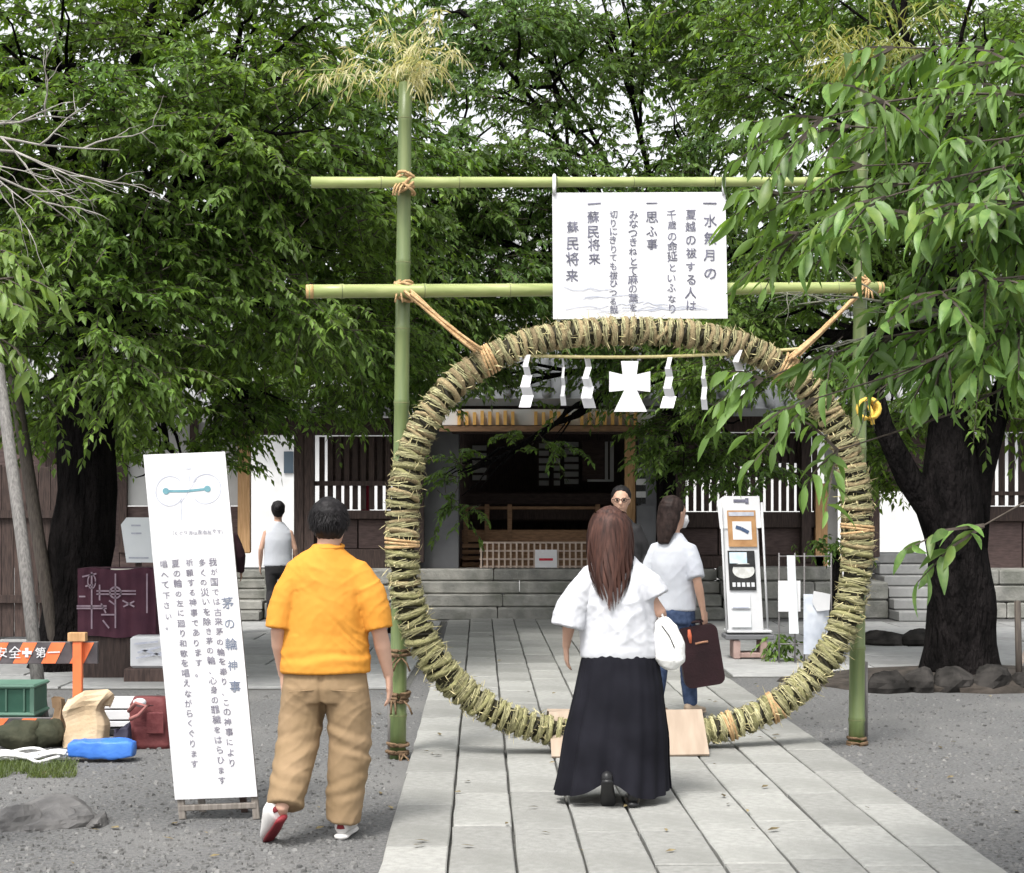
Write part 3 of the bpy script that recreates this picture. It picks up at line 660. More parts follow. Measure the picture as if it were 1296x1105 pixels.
# left: small spray of young leaves and a bleached dead branch
r7 = random.Random(71); stems = []; sprays = []
TB = Vector((-2.75, 7.4, 0)); fork = Vector((-2.7, 7.4, 2.7))
for (a, b_, Y) in ((38, 320, 7.2), (48, 385, 7.0), (50, 440, 7.1), (30, 300, 7.5), (20, 420, 6.9), (5, 350, 7.0), (60, 350, 7.4)):
    e = W(a - 32, b_, Y); st = fork + Vector((.05, r7.uniform(-.2, .1), r7.uniform(-.4, .2))); pts = wander(st, e, 6, .05, .05, r7); stems.append((pts, .012))
    for k in range(3, 7):
        t = (pts[k] - pts[k - 1]).normalized(); sprays.append((pts[k], (t + Vector((r7.gauss(0, .35), r7.gauss(0, .5), r7.gauss(-.15, .3)))).normalized()))
lt = near_tree('leafy_tree', 'tree reaching in with young yellow-green leaves and a bleached bare branch', tuple(TB),
          [TB + Vector((0, 0, -.05)), TB + Vector((-.03, 0, 1.3)), fork, fork + Vector((0, .1, 1.6))], [.12, .1, .07, .04], stems, sprays, m_leafYr, m_leafY, .10, .032, 71, nl=8, sl=.16, droop=.3, hang=.5)
def dead_branch(par, start, ends, r0, seed, mat=m_dead, rec=3):
    r = random.Random(seed); b = MB()
    def grow(a, e, rad, lev):
        pts = wander(a, e, 6, .10, .03, r); b.tube(pts, [rad * (1 - .75 * i / 6) for i in range(7)], 5)
        if lev <= 0: return
        d = Vector(e) - Vector(a)
        for k in (2, 3, 4, 5):
            if r.random() < .85:
                nd = (d.normalized() + Vector((r.gauss(0, .45), r.gauss(0, .4), r.gauss(0, .5)))).normalized() * d.length * r.uniform(.28, .55)
                grow(pts[k], pts[k] + nd, rad * .5, lev - 1)
    for e in ends: grow(start, e, r0, rec - 1)
    return b.build('dead_branch', mat, par)
dead_branch(lt, fork + Vector((0, 0, .55)), [W(150, 190, 7.6), W(160, 240, 7.8), W(90, 280, 7.6), W(95, 150, 7.9)], .010, 5)
rt = bpy.data.objects['leafy_tree']
dead_branch(rt, W(1225, 395, 6.4), [W(1055, 440, 6.5), W(1010, 385, 6.6), W(1080, 500, 6.5)], .009, 8, M('grey_green_twig', (.13, .13, .10), (.22, .22, .17), scale=12, rough=.85))
# prop poles that lean on the left tree
m_pole = M('weathered_pole', (.11, .105, .10), (.21, .20, .19), scale=10, rough=.85, stretch=(8, 8, .6), bump=.3)
m_poleb = M('brown_pole', (.055, .045, .04), (.10, .085, .07), scale=10, rough=.85, stretch=(8, 8, .6))
MB().tube([W(53, 908, 12.4), W(30, 700, 12.8), W(-8, 420, 13.4)], [.052, .05, .045], 10).top('prop_pole', m_pole, 'pale grey timber pole propping up the big tree, in front of a browner one', 'prop')
MB().tube([W(76, 850, 15.8), W(50, 690, 16.0), W(10, 430, 16.3)], [.07, .065, .06], 10).top('prop_pole', m_poleb, 'dark brown timber pole propping up the big tree, behind the pale grey one', 'prop')
# ================================================================== bamboo frame
def YF(px): return 10.5 + .6 * (px - 508) / 577
fr = thing('bamboo_frame', 'tall frame of green bamboo posts and crossbars lashed with straw rope, holding the ring', 'bamboo frame', (W(797, 640, 10.8).x, 10.8, 0))
def culm(par, a, b, r0, r1, nm, mat, step=.42, cut=False):
    a, b = Vector(a), Vector(b); d = b - a; L = d.length; u = d.normalized(); n = int(L / step); secs = [(a, r0, r0)]; nodes = []
    rr = random.Random(int(L * 100)); s_ = step * rr.uniform(.4, .9)
    while s_ < L - .05:
        rad = r0 + (r1 - r0) * s_ / L; nodes.append((s_, rad))
        for ds, k in ((-.02, 1.0), (-.008, 1.07), (0, 1.02), (.008, 1.09), (.02, 1.0)): secs.append((a + u * (s_ + ds), rad * k, rad * k))
        s_ += step * rr.uniform(.9, 1.15)
    secs.append((b, r1, r1)); o = MB().loft(secs, 14, cap=.02).build(nm, mat, par)
    for s_, rad in nodes: MB().loft([(a + u * (s_ - .003), rad * 1.05, rad * 1.05), (a + u * (s_ + .0), rad * 1.11, rad * 1.11), (a + u * (s_ + .004), rad * 1.05, rad * 1.05)], 14, cap=None).build('node', m_bambnode, o)
    if cut:
        for p, q, rad in ((a, -u, r0), (b, u, r1)): MB().loft([(p + q * .012, rad * .98, rad * .98), (p - q * .03, rad * 1.02, rad * 1.02)], 14, cap=.01).build('cut_end', m_bambcut, o)
    return o
PL = [W(503, 640, YF(508)), W(513, 105, YF(508))]; PL[0].z = -.02
PR = [W(1084, 640, YF(1085)), W(1091, 95, YF(1085))]; PR[0].z = -.02
culm(fr, PL[0], PL[1], .054, .042, 'post', m_bamboo); culm(fr, PR[0], PR[1], .054, .042, 'post', m_bamboo)
culm(fr, W(394, 231, YF(394) - .09), W(1056, 230, YF(1056) - .09), .036, .030, 'crossbar', m_bamboo_l, .55)
culm(fr, W(390, 369, YF(390) - .10), W(1115, 364, YF(1115) - .10), .044, .038, 'crossbar', m_bamboo_l, .5, True)
def lashing(par, c, r, n=5, mat=m_rope, seed=0, th=.011, tilt=.5, name='lashing'):
    rr = random.Random(seed); b = MB(); c = Vector(c)
    for i in range(n):
        q = Quaternion(Vector((0, 1, 0)), rr.uniform(-tilt, tilt)) @ Quaternion(Vector((1, 0, 0)), rr.uniform(-tilt, tilt) * .6)
        o = c + Vector((rr.uniform(-.01, .01), 0, rr.uniform(-.035, .035))); rad = r * rr.uniform(.98, 1.12)
        b.tube([o + q @ Vector((rad * math.cos(t), rad * 1.25 * math.sin(t), 0)) for t in [2 * math.pi * k / 14 for k in range(14)]], th, 6, closed=True)
    for i in range(3):
        a = rr.uniform(-.6, .6); p = c + Vector((rr.uniform(-.05, .05), -r * 1.25, -.02)); b.tube([p, p + Vector((a * .06, -.02, -.03)), p + Vector((a * .1, -.02, -.08))], th * .6, 5)
    return b.build(name, mat, par)
for (px, py, P_, s_) in ((513, 231, YF(508), 1), (513, 365, YF(508), 2), (1088, 362, YF(1085), 3)):
    lashing(fr, W(px, py, P_ - .05), .062, 6, m_rope, s_, tilt=.9)
for (px, py, P_, s_) in ((505, 882, YF(508), 4), (503, 948, YF(508), 5), (1084, 938, YF(1085), 6), (508, 828, YF(508), 9)):
    lashing(fr, W(px, py, P_), .058, 6 if s_ != 9 else 3, m_brownrope, s_, tilt=.12)
# small stakes tied to the post feet
for px, Yp in ((494, YF(500)), (1095, YF(1090) + .05)):
    a = W(px, 640, Yp); a.z = 0; MB().tube([a, a + Vector((0, 0, .55))], .018, 8).build('stake', m_pole, fr)
# leafy tops of the bamboo
def bamboo_top(par, p, mat, n, seed, spread):
    g = np.random.default_rng(seed); rr = random.Random(seed); b = MB(); P = []; D = []
    for i in range(n):
        e = p + Vector((rr.uniform(-spread, spread), rr.uniform(-.4, .4), rr.uniform(.0, .38))); pts = wander(p + Vector((0, 0, -.05)), e, 4, .08, .05, rr); b.tube(pts, [.007, .006, .005, .004, .003], 5)
        for q in pts[1:]:
            for _ in range(2): P.append(tuple(q)); D.append((rr.gauss(0, 1), rr.gauss(0, 1), rr.gauss(0, .35)))
    b.build('twig', m_bamboo_l, par)
    V, Fc, TV, TF, *_ = spray_arrays(np.array(P), unit(np.array(D)), 9, .09, .012, .2, .4, seed, .6, .8)
    off = np.array(wloc(par)); o = link('foliage', np_mesh('foliage', V - off, Fc, mat), None, par); o['kind'] = 'stuff'
bamboo_top(fr, W(508, 92, YF(508)), m_dryleaf, 11, 3, .62)
bamboo_top(fr, W(1092, 82, YF(1085)), m_grnbleaf, 11, 4, .6)
# ================================================================== straw ring
RA, RB, RN = 288, 257, 2.45
RCX, RCY = 797, 676
def ringP(t):
    c, s_ = math.cos(t), math.sin(t); x = RA * math.copysign(abs(c) ** (2 / RN), c); y = RB * math.copysign(abs(s_) ** (2 / RN), s_)
    px = RCX + x; return W(px, RCY - y, YF(px) - .20)
NR = 720; raw = [ringP(2 * math.pi * i / NR) for i in range(NR)]
cl = [0]
for i in range(NR): cl.append(cl[-1] + (raw[(i + 1) % NR] - raw[i]).length)
RL = cl[-1]
def ring_at(s_):
    s_ %= RL; lo, hi = 0, NR
    while hi - lo > 1:
        m_ = (lo + hi) // 2
        if cl[m_] <= s_: lo = m_
        else: hi = m_
    f_ = (s_ - cl[lo]) / max(cl[lo + 1] - cl[lo], 1e-9); a, b_ = raw[lo % NR], raw[(lo + 1) % NR]; return a.lerp(b_, f_), (raw[(lo + 2) % NR] - raw[lo - 1]).normalized()
m_strawG = M('straw_green', (.19, .185, .075), (.39, .365, .19), scale=14, rough=.8, rnd=.25, bump=.5, bscale=70, stretch=(.5, 2, 2), c3=(.16, .17, .05), s3=9)
m_strawD = M('straw_dry', (.22, .17, .085), (.44, .35, .2), scale=14, rough=.8, rnd=.28, bump=.5, bscale=70, stretch=(.5, 2, 2), c3=(.16, .12, .06), s3=9)
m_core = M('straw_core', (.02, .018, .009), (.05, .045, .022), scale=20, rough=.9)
ring = thing('straw_ring', 'big purification ring of bundled straw bound with cords, hung in the bamboo frame', 'straw ring', (W(797, 640, 10.6).x, 10.6, 0))
NB = 150
def tube_r(p): return .098 - .012 * max(0, min(1, (p.z - 1.7) / .6)) if p.z > .6 else .084 + .014 * max(0, p.z) / .6
pts = [ring_at(RL * i / 160) for i in range(160)]
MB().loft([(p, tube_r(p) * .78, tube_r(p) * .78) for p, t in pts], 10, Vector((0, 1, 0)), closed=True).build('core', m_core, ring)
def band_mesh(seed, mat):
    r = random.Random(seed); b = MB(); n = 22; hw = .5
    secs = []
    for i, (x, k) in enumerate(((-.5, .80), (-.36, .97), (0, 1.05), (.36, .98), (.5, .80))): secs.append(((x, 0, 0), k, k))
    b.loft(secs, n, Vector((0, 1, 0)), cap=None)
    for i, v in enumerate(b.v):
        th = math.atan2(v.z, v.y); k = 1 + .13 * noise.noise(Vector((th * 2.5, seed * 7, v.x * .5))) + .12 * noise.noise(Vector((th * 7, seed, v.x)))
        b.v[i] = Vector((v.x * (1 + .35 * noise.noise(Vector((th * 1.3, seed * 3, 0)))) + .18 * math.sin(th + seed), v.y * k, v.z * k))
    return b.mesh('straw_band', mat)
bandG = [band_mesh(i, m_strawG) for i in range(5)]; bandD = [band_mesh(10 + i, m_strawD) for i in range(5)]
rr = random.Random(8); roff = wloc(ring)
for i in range(NB):
    s_ = RL * (i + rr.uniform(-.2, .2)) / NB; p, t = ring_at(s_); tr = tube_r(p) * rr.uniform(.94, 1.08)
    dry = rr.random() < (p.z - .9) / 1.6
    y = Vector((0, 1, 0)); z = t.cross(y).normalized(); y = z.cross(t)
    m_ = Matrix((t, y, z)).transposed() @ Quaternion(Vector((0, 1, 0)), .10 + rr.gauss(0, .16)).to_matrix() @ Quaternion(Vector((0, 0, 1)), rr.gauss(0, .18)).to_matrix() @ Quaternion(Vector((1, 0, 0)), rr.uniform(0, 6.28)).to_matrix() @ Matrix.Diagonal((RL / NB * rr.uniform(.5, .74), tr, tr))
    m4 = m_.to_4x4(); m4.translation = p - roff
    o = link('straw_band', rr.choice(bandD if dry else bandG), None, ring); o.matrix_basis = m4
# cords pulled into the gaps
for i in range(0, NB):
    s_ = RL * (i + .5) / NB; p, t = ring_at(s_); y = Vector((0, 1, 0)); z = t.cross(y).normalized(); q = rr.gauss(.15, .1); rad = tube_r(p) * .86
    MB().tube([p + (y * math.cos(a) + z * math.sin(a)) * rad + t * (.03 * math.sin(a + q)) for a in [2 * math.pi * k / 12 for k in range(12)]], .0075, 5, closed=True).build('cord', m_cord, ring)
# loose stems sticking out
V = []; Fc = []
for i in range(2600):
    p, t = ring_at(rr.uniform(0, RL)); y = Vector((0, 1, 0)); z = t.cross(y).normalized(); a = rr.uniform(0, 6.28); o_ = y * math.cos(a) + z * math.sin(a); tr = tube_r(p)
    st = p + o_ * tr * rr.uniform(.85, 1.0); d = (t * rr.choice((-1, 1)) * rr.uniform(.2, 1) + o_ * rr.uniform(.15, .6) + Vector((rr.gauss(0, .3), rr.gauss(0, .3), rr.gauss(0, .3)))).normalized(); L = rr.uniform(.025, .085); sd = d.cross(o_).normalized() * .0025; k = len(V)
    V += [st - sd, st + sd, st + d * L * .6 + sd + o_ * .004, st + d * L]; Fc.append((k, k + 1, k + 2, k + 3))
wv = []; wf = []
for i in range(7500):                 # grass blades wound round the bundle
    bi = rr.randrange(NB); s_ = RL * (bi + rr.gauss(0, .13)) / NB; p, t = ring_at(s_); y = Vector((0, 1, 0)); z = t.cross(y).normalized(); a0 = rr.uniform(0, 6.28); da = rr.uniform(.6, 1.6); tl = rr.gauss(.012, .012); rad = tube_r(p) * rr.uniform(1.0, 1.09); wd = rr.uniform(.0012, .0028); k = len(wv)
    for q in range(5):
        a = a0 + da * (q / 4 - .5); c_ = p + (y * math.cos(a) + z * math.sin(a)) * rad * (1 + (.06 if q in (0, 4) else 0) * rr.random()) + t * tl * (q / 4 - .5); wv += [c_ - t * wd, c_ + t * wd]
    for q in range(4): wf.append((k + 2 * q, k + 2 * q + 1, k + 2 * q + 3, k + 2 * q + 2))
o = link('wound_grass', np_mesh('wound_grass', np.array([tuple(v - roff) for v in wv]), np.array(wf), M('wound_grass', (.165, .16, .07), (.43, .40, .225), scale=3, island=.55, rough=.8, lo=.3, hi=.7)), None, ring); o['kind'] = 'stuff'
o = link('loose_straw', np_mesh('loose_straw', np.array([tuple(v - roff) for v in V]), np.array(Fc), M('loose_straw', (.38, .34, .16), (.55, .48, .27), scale=20, island=.4, rough=.8)), None, ring); o['kind'] = 'stuff'
# straw rope ties
def ring_tie(px, py, mat, n=4, seed=0, name='rope_tie'):
    best = min(range(400), key=lambda i: (ring_at(RL * i / 400)[0] - W(px, py, YF(px) - .2)).length); p, t = ring_at(RL * best / 400); b = MB(); r = random.Random(seed)
    y = Vector((0, 1, 0)); z = t.cross(y).normalized()
    for i in range(n):
        o_ = p + t * (i - n / 2) * .02; q = r.uniform(-.2, .2)
        b.tube([o_ + (y * math.cos(a) + z * math.sin(a)) * tube_r(p) * 1.06 + t * q * .1 * math.sin(a) for a in [2 * math.pi * k / 14 for k in range(14)]], .009, 6, closed=True)
    b.build(name, mat, ring); return p
for i, (px, py) in enumerate(((512, 688), (1080, 668), (1000, 928), (930, 935))): ring_tie(px, py, m_rope, 3, i)
pa = ring_tie(606, 440, m_rope, 4, 5); pb = ring_tie(1015, 432, m_rope, 4, 6)
def strap(par, a, b_, n, seed):
    r = random.Random(seed); m_ = MB()
    for i in range(n):
        o1 = Vector((r.uniform(-.03, .03), r.uniform(-.03, .02), r.uniform(-.02, .02))); o2 = Vector((r.uniform(-.04, .04), r.uniform(-.03, .02), r.uniform(-.03, .03)))
        m_.tube(wander(a + o1, b_ + o2, 6, .015, -.01, r), .0095, 6)
    m_.build('strap', m_rope, par)
strap(fr, W(515, 368, YF(508) - .14), pa + Vector((-.05, -.1, .06)), 5, 1); strap(fr, W(1088, 366, YF(1085) - .14), pb + Vector((.05, -.1, .05)), 5, 2)
# yellow rope knot on the ring's shoulder
kp = W(1097, 518, YF(1085) - .33); kb = MB()
for q in range(4): kb.tube([kp + Vector((.055 * math.cos(a) * (1 + .1 * q), -.02 * q, .065 * math.sin(a))) for a in [2 * math.pi * k / 14 for k in range(14)]], .014, 7, closed=True)
kb.tube([kp + Vector((.0, -.03, .04)), kp + Vector((.02, -.05, -.02)), kp + Vector((.03, -.04, -.1))], .014, 7); kb.build('rope_knot', m_ropeY, ring)
# ================================================================== sacred rope with paper streamers
sr = thing('paper_streamer_rope', 'thin straw rope strung across the top of the ring with white zigzag paper streamers', 'rope', (W(800, 640, 10.6).x, 10.6, 2.3))
def srope(px): t = (px - 605) / (1018 - 605); return W(px, 447 - 6 * t + 13 * 4 * t * (1 - t) * .6, YF(px) - .22)
MB().tube([srope(605 + 413 * i / 24) for i in range(25)], .011, 7).build('rope', M('pale_rope', (.42, .37, .17), (.52, .46, .24), scale=40, rough=.9), sr)
def extrude(poly, mapf, th=.003):
    b = MB(); n = len(poly); f = [mapf(x, y) for x, y in poly]; k = [p + Vector((0, th, 0)) for p in f]
    return b.add(f + k, [tuple(range(n))[::-1], tuple(range(n, 2 * n))] + [(i, (i + 1) % n, n + (i + 1) % n, n + i) for i in range(n)])
def shide(px, top, h, wd, flip, seed):
    r = random.Random(seed); Y0 = YF(px) - .24; b = MB(); n = 5; x = 0; hh = h / n
    for i in range(n):
        s_ = flip * (1 if i % 2 else -1); yy = top + i * hh; w0 = wd * (.38 + .14 * i) * r.uniform(.85, 1.1); x0 = px + x - w0 / 2
        tilt = r.uniform(.03, .10) * s_; sk = s_ * wd * r.uniform(.14, .3)
        p = [W(x0, yy - 1, Y0), W(x0 + w0, yy - 1, Y0 + tilt), W(x0 + w0 + sk, yy + hh * 1.12, Y0 + tilt + .03 * s_), W(x0 + sk, yy + hh * 1.12, Y0 + .03 * s_)]
        b.add(p + [q + Vector((0, .002, 0)) for q in p], [(3, 2, 1, 0), (4, 5, 6, 7), (0, 1, 5, 4), (1, 2, 6, 5), (2, 3, 7, 6), (3, 0, 4, 7)]); x += sk * .8
    b.build('paper_streamer', m_paper, sr)
for i, (px, top, h, wd, fl) in enumerate(((668, 450, 64, 17, 1), (712, 454, 58, 7, -1), (743, 453, 62, 17, -1), (848, 453, 62, 17, 1), (890, 451, 66, 9, -1), (936, 444, 64, 19, 1))): shide(px, top, h, wd, fl, i)
extrude([(786, 457), (808, 457), (806, 474), (823, 470), (823, 496), (806, 494), (819, 521), (777, 521), (790, 494), (771, 496), (771, 470), (788, 474)][::-1], lambda x, y: W(x, y, YF(797) - .25), .004).build('paper_figure', m_paper, sr)
# ================================================================== writing
ALLCH = sorted(set('一水無月の夏越の祓する人は千歳の命延といふなり一思ふ事みなつきねとて麻の葉を切りにきりても祓ひつる哉一蘇民将来我が国では古来茅の輪を奉り、この神事により多くの災いを除き茅の輪、心身の罪穢をはらひます祈願する神事であります。夏の輪の左に廻り和歌を唱えながらくぐります唱へて下さい。茅の輪神事（くぐり方は左右左です）安全✚第一'))
GL = {}
_tmp = []
for ch in ALLCH:
    c = bpy.data.curves.new('g', 'FONT'); c.body = ch; c.size = 1; c.resolution_u = 2; o = bpy.data.objects.new('g', c); COL.objects.link(o); _tmp.append((ch, o, c))
_dg = bpy.context.evaluated_depsgraph_get(); _dg.update()
for ch, o, c in _tmp:
    me = bpy.data.meshes.new_from_object(o.evaluated_get(_dg)); GL[ch] = ([v.co.copy() for v in me.vertices], [tuple(q.vertices) for q in me.polygons]); bpy.data.meshes.remove(me)
for ch, o, c in _tmp: bpy.data.objects.remove(o); bpy.data.curves.remove(c)
def glyphs(par, mat, text, x, y, size, mapf, jit=.0, seed=0, lead=1.0, bold=0.0):
    """one vertical column of characters, top at (x, y) in board units; each character is a part"""
    r = random.Random(seed)
    for i, ch in enumerate(text):
        vs0, fs = GL[ch]
        if not vs0: continue
        sc = r.uniform(.9, 1.1) * size; sh = r.uniform(-.1, .05); dx, dy = r.uniform(-jit, jit) * size, r.uniform(-jit, jit) * size; vs = []
        for v in vs0:
            gx = v.x - .48; gy = v.y - .36; n1 = noise.noise(Vector((gx * 2, gy * 2, seed + i))) * .06; n2 = noise.noise(Vector((gy * 2, gx * 2, seed - i))) * .06
            vs.append(mapf(x + (gx + sh * gy + n1) * sc + dx, y + size * .5 + i * size * lead - (gy - sh * gx + n2) * sc + dy))
        b = MB().add(vs, fs)
        for q, (ox, oz) in enumerate(((.018, .0), (0, .018), (.018, .018))):      # brush weight
            k = (mapf(x + 1e-3 * size, y) - mapf(x, y)) * 1e3; kz = (mapf(x, y - 1e-3 * size) - mapf(x, y)) * 1e3
            b.add([v + k * ox + kz * oz + Vector((0, -.0004 * (q + 1), 0)) for v in vs], fs)
        b.build('character', mat, par)
def hline(b, pts, wd, mapf):
    for (x0, y0), (x1, y1) in zip(pts[:-1], pts[1:]):
        d = math.hypot(x1 - x0, y1 - y0) or 1; nx, ny = -(y1 - y0) / d * wd / 2, (x1 - x0) / d * wd / 2
        b.add([mapf(x0 + nx, y0 + ny), mapf(x0 - nx, y0 - ny), mapf(x1 - nx, y1 - ny), mapf(x1 + nx, y1 + ny)], [(0, 1, 2, 3)])
    return b
# ---- hanging sign with the chant
YS = YF(810) - .20
def YSx(px): return YF(px) - .19
hs_ = thing('hanging_sign', 'white sign with columns of brushed chant text hung from the bamboo crossbar', 'sign', tuple(W(810, 403, YS)))
def smap(x, y): return W(x, y, YSx(x) - .004)
extrude([(699, 244), (918, 243), (921, 403), (700, 404)][::-1], lambda x, y: W(x, y, YSx(x)), .012).build('sheet', m_paper, hs_)
for i, (txt, x, y, sz, ld) in enumerate((('一水無月の', 898, 250, 17, 1.28), ('夏越の祓する人は', 874, 264, 14.5, 1.14), ('千歳の命延といふなり', 850, 266, 12.5, 1.06), ('一思ふ事', 825, 250, 16, 1.08), ('みなつきねとて麻の葉を', 801, 266, 12, .98), ('切りにきりても祓ひつる哉', 776, 266, 11.2, .98), ('一蘇民将来', 751, 250, 16.5, 1.06), ('蘇民将来', 724, 280, 16.5, 1.22))):
    glyphs(hs_, m_ink, txt, x, y, sz, smap, .05, i * 13, ld)
ck = MB()
rk = random.Random(4)
for i in range(14):
    x0 = rk.uniform(708, 830); y0 = rk.uniform(364, 397); L = rk.uniform(25, 75); hline(ck, [(x0 + L * k / 5, y0 + rk.uniform(-1.5, 1.5) + (k - 2.5) * rk.choice((-1, 1)) * .8) for k in range(6)], rk.uniform(.5, 1.1), smap)
ck.build('crease_shade', m_inklight, hs_)  # flat grey strokes painted as the shade of creases in the sheet
for px in (701.5, 916): MB().tube([W(px, 246, YSx(px) - .006), W(px, 236, YSx(px) - .02), W(px, 222, YF(px) - .14), W(px + 1, 226, YF(px) - .04)], .012, 6).build('tie', m_white, hs_)
# ---- standing board
sb = thing('standing_sign', 'tall narrow white sign board with a loop diagram and columns of writing on wooden legs', 'sign', tuple(G(275, 1040)))
TLc, TRc, BLc, BRc = W(182, 576, 8.66), W(285, 572, 8.66), W(222, 1012, 8.46), W(326, 1008, 8.46)
bw, bh = .42, 1.76
nrm = (TRc - TLc).cross(BLc - TLc).normalized(); nrm = nrm if nrm.y < 0 else -nrm
def bmap(u, v, out=.0): return TLc.lerp(TRc, u).lerp(BLc.lerp(BRc, u), v) + nrm * out
b = MB()
def edge(k): return .006 * noise.noise(Vector((k * 9, 1, 0)))
ringp = [(0 + edge(i / 9) * 2, i / 9) for i in range(10)] + [(i / 4, 1) for i in range(1, 4)] + [(1 + edge(5 + i / 9) * 2, 1 - i / 9) for i in range(10)] + [(1 - i / 4, 0) for i in range(1, 4)]
fv = [bmap(u, v, .012) for u, v in ringp]; kv = [bmap(u, v, 0) for u, v in ringp]; n = len(ringp)
b.add(fv + kv, [tuple(range(n)), tuple(range(n, 2 * n))[::-1]] + [((i + 1) % n, i, n + i, n + (i + 1) % n) for i in range(n)]); b.build('paper_panel', m_paper, sb)
m_legw = M('grey_leg_timber', (.16, .14, .12), (.26, .235, .21), scale=10, rough=.8, stretch=(6, 6, .6))
for u in (.05, .95):
    a = bmap(u, -.0, -.02); e = bmap(u, 1.0, -.02); g_ = e + (e - a).normalized() * .14; g_.z = 0
    MB().beam(a, g_, .035, .03, Vector((0, 1, 0)), .004).build('leg', m_legw, sb)
for u in (.2, .72):
    a = bmap(u, .45, -.04); e = bmap(u, 1.0, -.04); g_ = Vector((e.x + .02, e.y + .16, 0)); MB().beam(a, g_, .035, .03, Vector((0, 1, 0)), .004).build('rear_leg', m_legw if u < .5 else m_wood, sb)
MB().beam(bmap(.03, 1.025, -.012), bmap(.97, 1.025, -.012), .03, .03, Vector((0, 0, 1)), .004).build('bottom_rail', m_legw, sb)
def mm(x, y): return bmap(x / bw, y / bh, .0145)
def P2(px, py):            # photo pixel on the board -> board metres
    v = (py - 576) / 436; xl = 182 + 40 * v; return ((px - xl) / 104 * bw, v * bh)
cols = (('我が国では古来茅の輪を奉り、この神事により', 270, 712, 12.6), ('多くの災いを除き茅の輪、心身の罪穢をはらひます', 256, 712, 12.4), ('祈願する神事であります。', 240, 712, 12.6), ('夏の輪の左に廻り和歌を唱えながらくぐります', 223, 712, 12.6), ('唱へて下さい。', 207, 712, 13.2))
def column(mat, txt, px, py, step, size, seed):
    for i, ch in enumerate(txt):
        y = py + i * step; drift = 40 / 436 * (y - py); x, yy = P2(px + drift, y); glyphs(sb, mat, ch, x, yy, size / 250 * 1.0, mm, .06, seed + i)
m_thin = M('thin_ink', (.16, .15, .19), (.28, .27, .32), scale=30, rough=.8)
for i, (t, px, py, st) in enumerate(cols): column(m_thin, t, px, py, st, 10.5, 100 * i)
column(M('title_ink', (.14, .17, .24), (.25, .28, .34), scale=25, rough=.8), '茅の輪神事', 288, 762, 26.5, 15, 900)
m_cap = M('caption_ink', (.25, .25, .3), (.35, .35, .4), scale=30)
for i, ch in enumerate('（くぐり方は左右左です）'): x, y = P2(218 + i * 6, 675 + (i % 3) * .5); glyphs(sb, m_cap, ch, x, y, 6.0 / 250, mm, .05, 500 + i)
dg_ = MB()
def arc(cx, cy, rx, ry, a0, a1, n=22): return [P2(cx + rx * math.cos(R(a0 + (a1 - a0) * k / n)), cy - ry * math.sin(R(a0 + (a1 - a0) * k / n))) for k in range(n + 1)]
hline(dg_, arc(216, 624, 18, 19, 40, 330), .0045, mm); hline(dg_, arc(262, 623, 19, 19, -140, 150), .0045, mm)
hline(dg_, [P2(240, 597), P2(241, 613)], .0045, mm); hline(dg_, [P2(236, 596), P2(244, 596)], .005, mm); hline(dg_, [P2(230, 636), P2(231, 662)], .004, mm); hline(dg_, [P2(250, 610), P2(230, 640)], .003, mm)
dg_.build('diagram_path', m_inklight, sb)
dg_ = MB(); hline(dg_, [P2(212, 624), P2(238, 625), P2(264, 623)], .013, mm)
for c in ((211, 624), (264, 623)): dg_.add([mm(P2(*c)[0] + .017 * math.cos(a), P2(*c)[1] + .017 * math.sin(a)) + nrm * .0006 for a in [2 * math.pi * k / 16 for k in range(16)]], [tuple(range(16))])
dg_.build('diagram_bar', m_teal, sb)
# ================================================================== ramp over the ring
rp = thing('plywood_ramp', 'pale plywood ramp laid over the bottom of the ring for walking through', 'ramp', (W(797, 640, 10.7).x, 10.7, .04))
m_ply = M('plywood', (.32, .25, .19), (.39, .31, .24), scale=3, rough=.75, stretch=(6, 1, 1), rnd=.06)
def rbx(px, Y): return (px - CX) / F * Y
MB().beam(((rbx(698, 10.3) + rbx(898, 10.3)) / 2, 10.3, .045), ((rbx(698, 10.3) + rbx(898, 10.3)) / 2 - .01, 10.62, .285), rbx(898, 10.3) - rbx(698, 10.3), .015, Vector((0, -1, 2))).build('front_board', m_ply, rp)
MB().beam(((rbx(698, 10.3) + rbx(898, 10.3)) / 2 - .02, 10.66, .285), ((rbx(698, 10.3) + rbx(898, 10.3)) / 2 - .03, 11.12, .045), rbx(898, 10.3) - rbx(698, 10.3), .015, Vector((0, 1, 2))).build('rear_board', m_ply, rp)
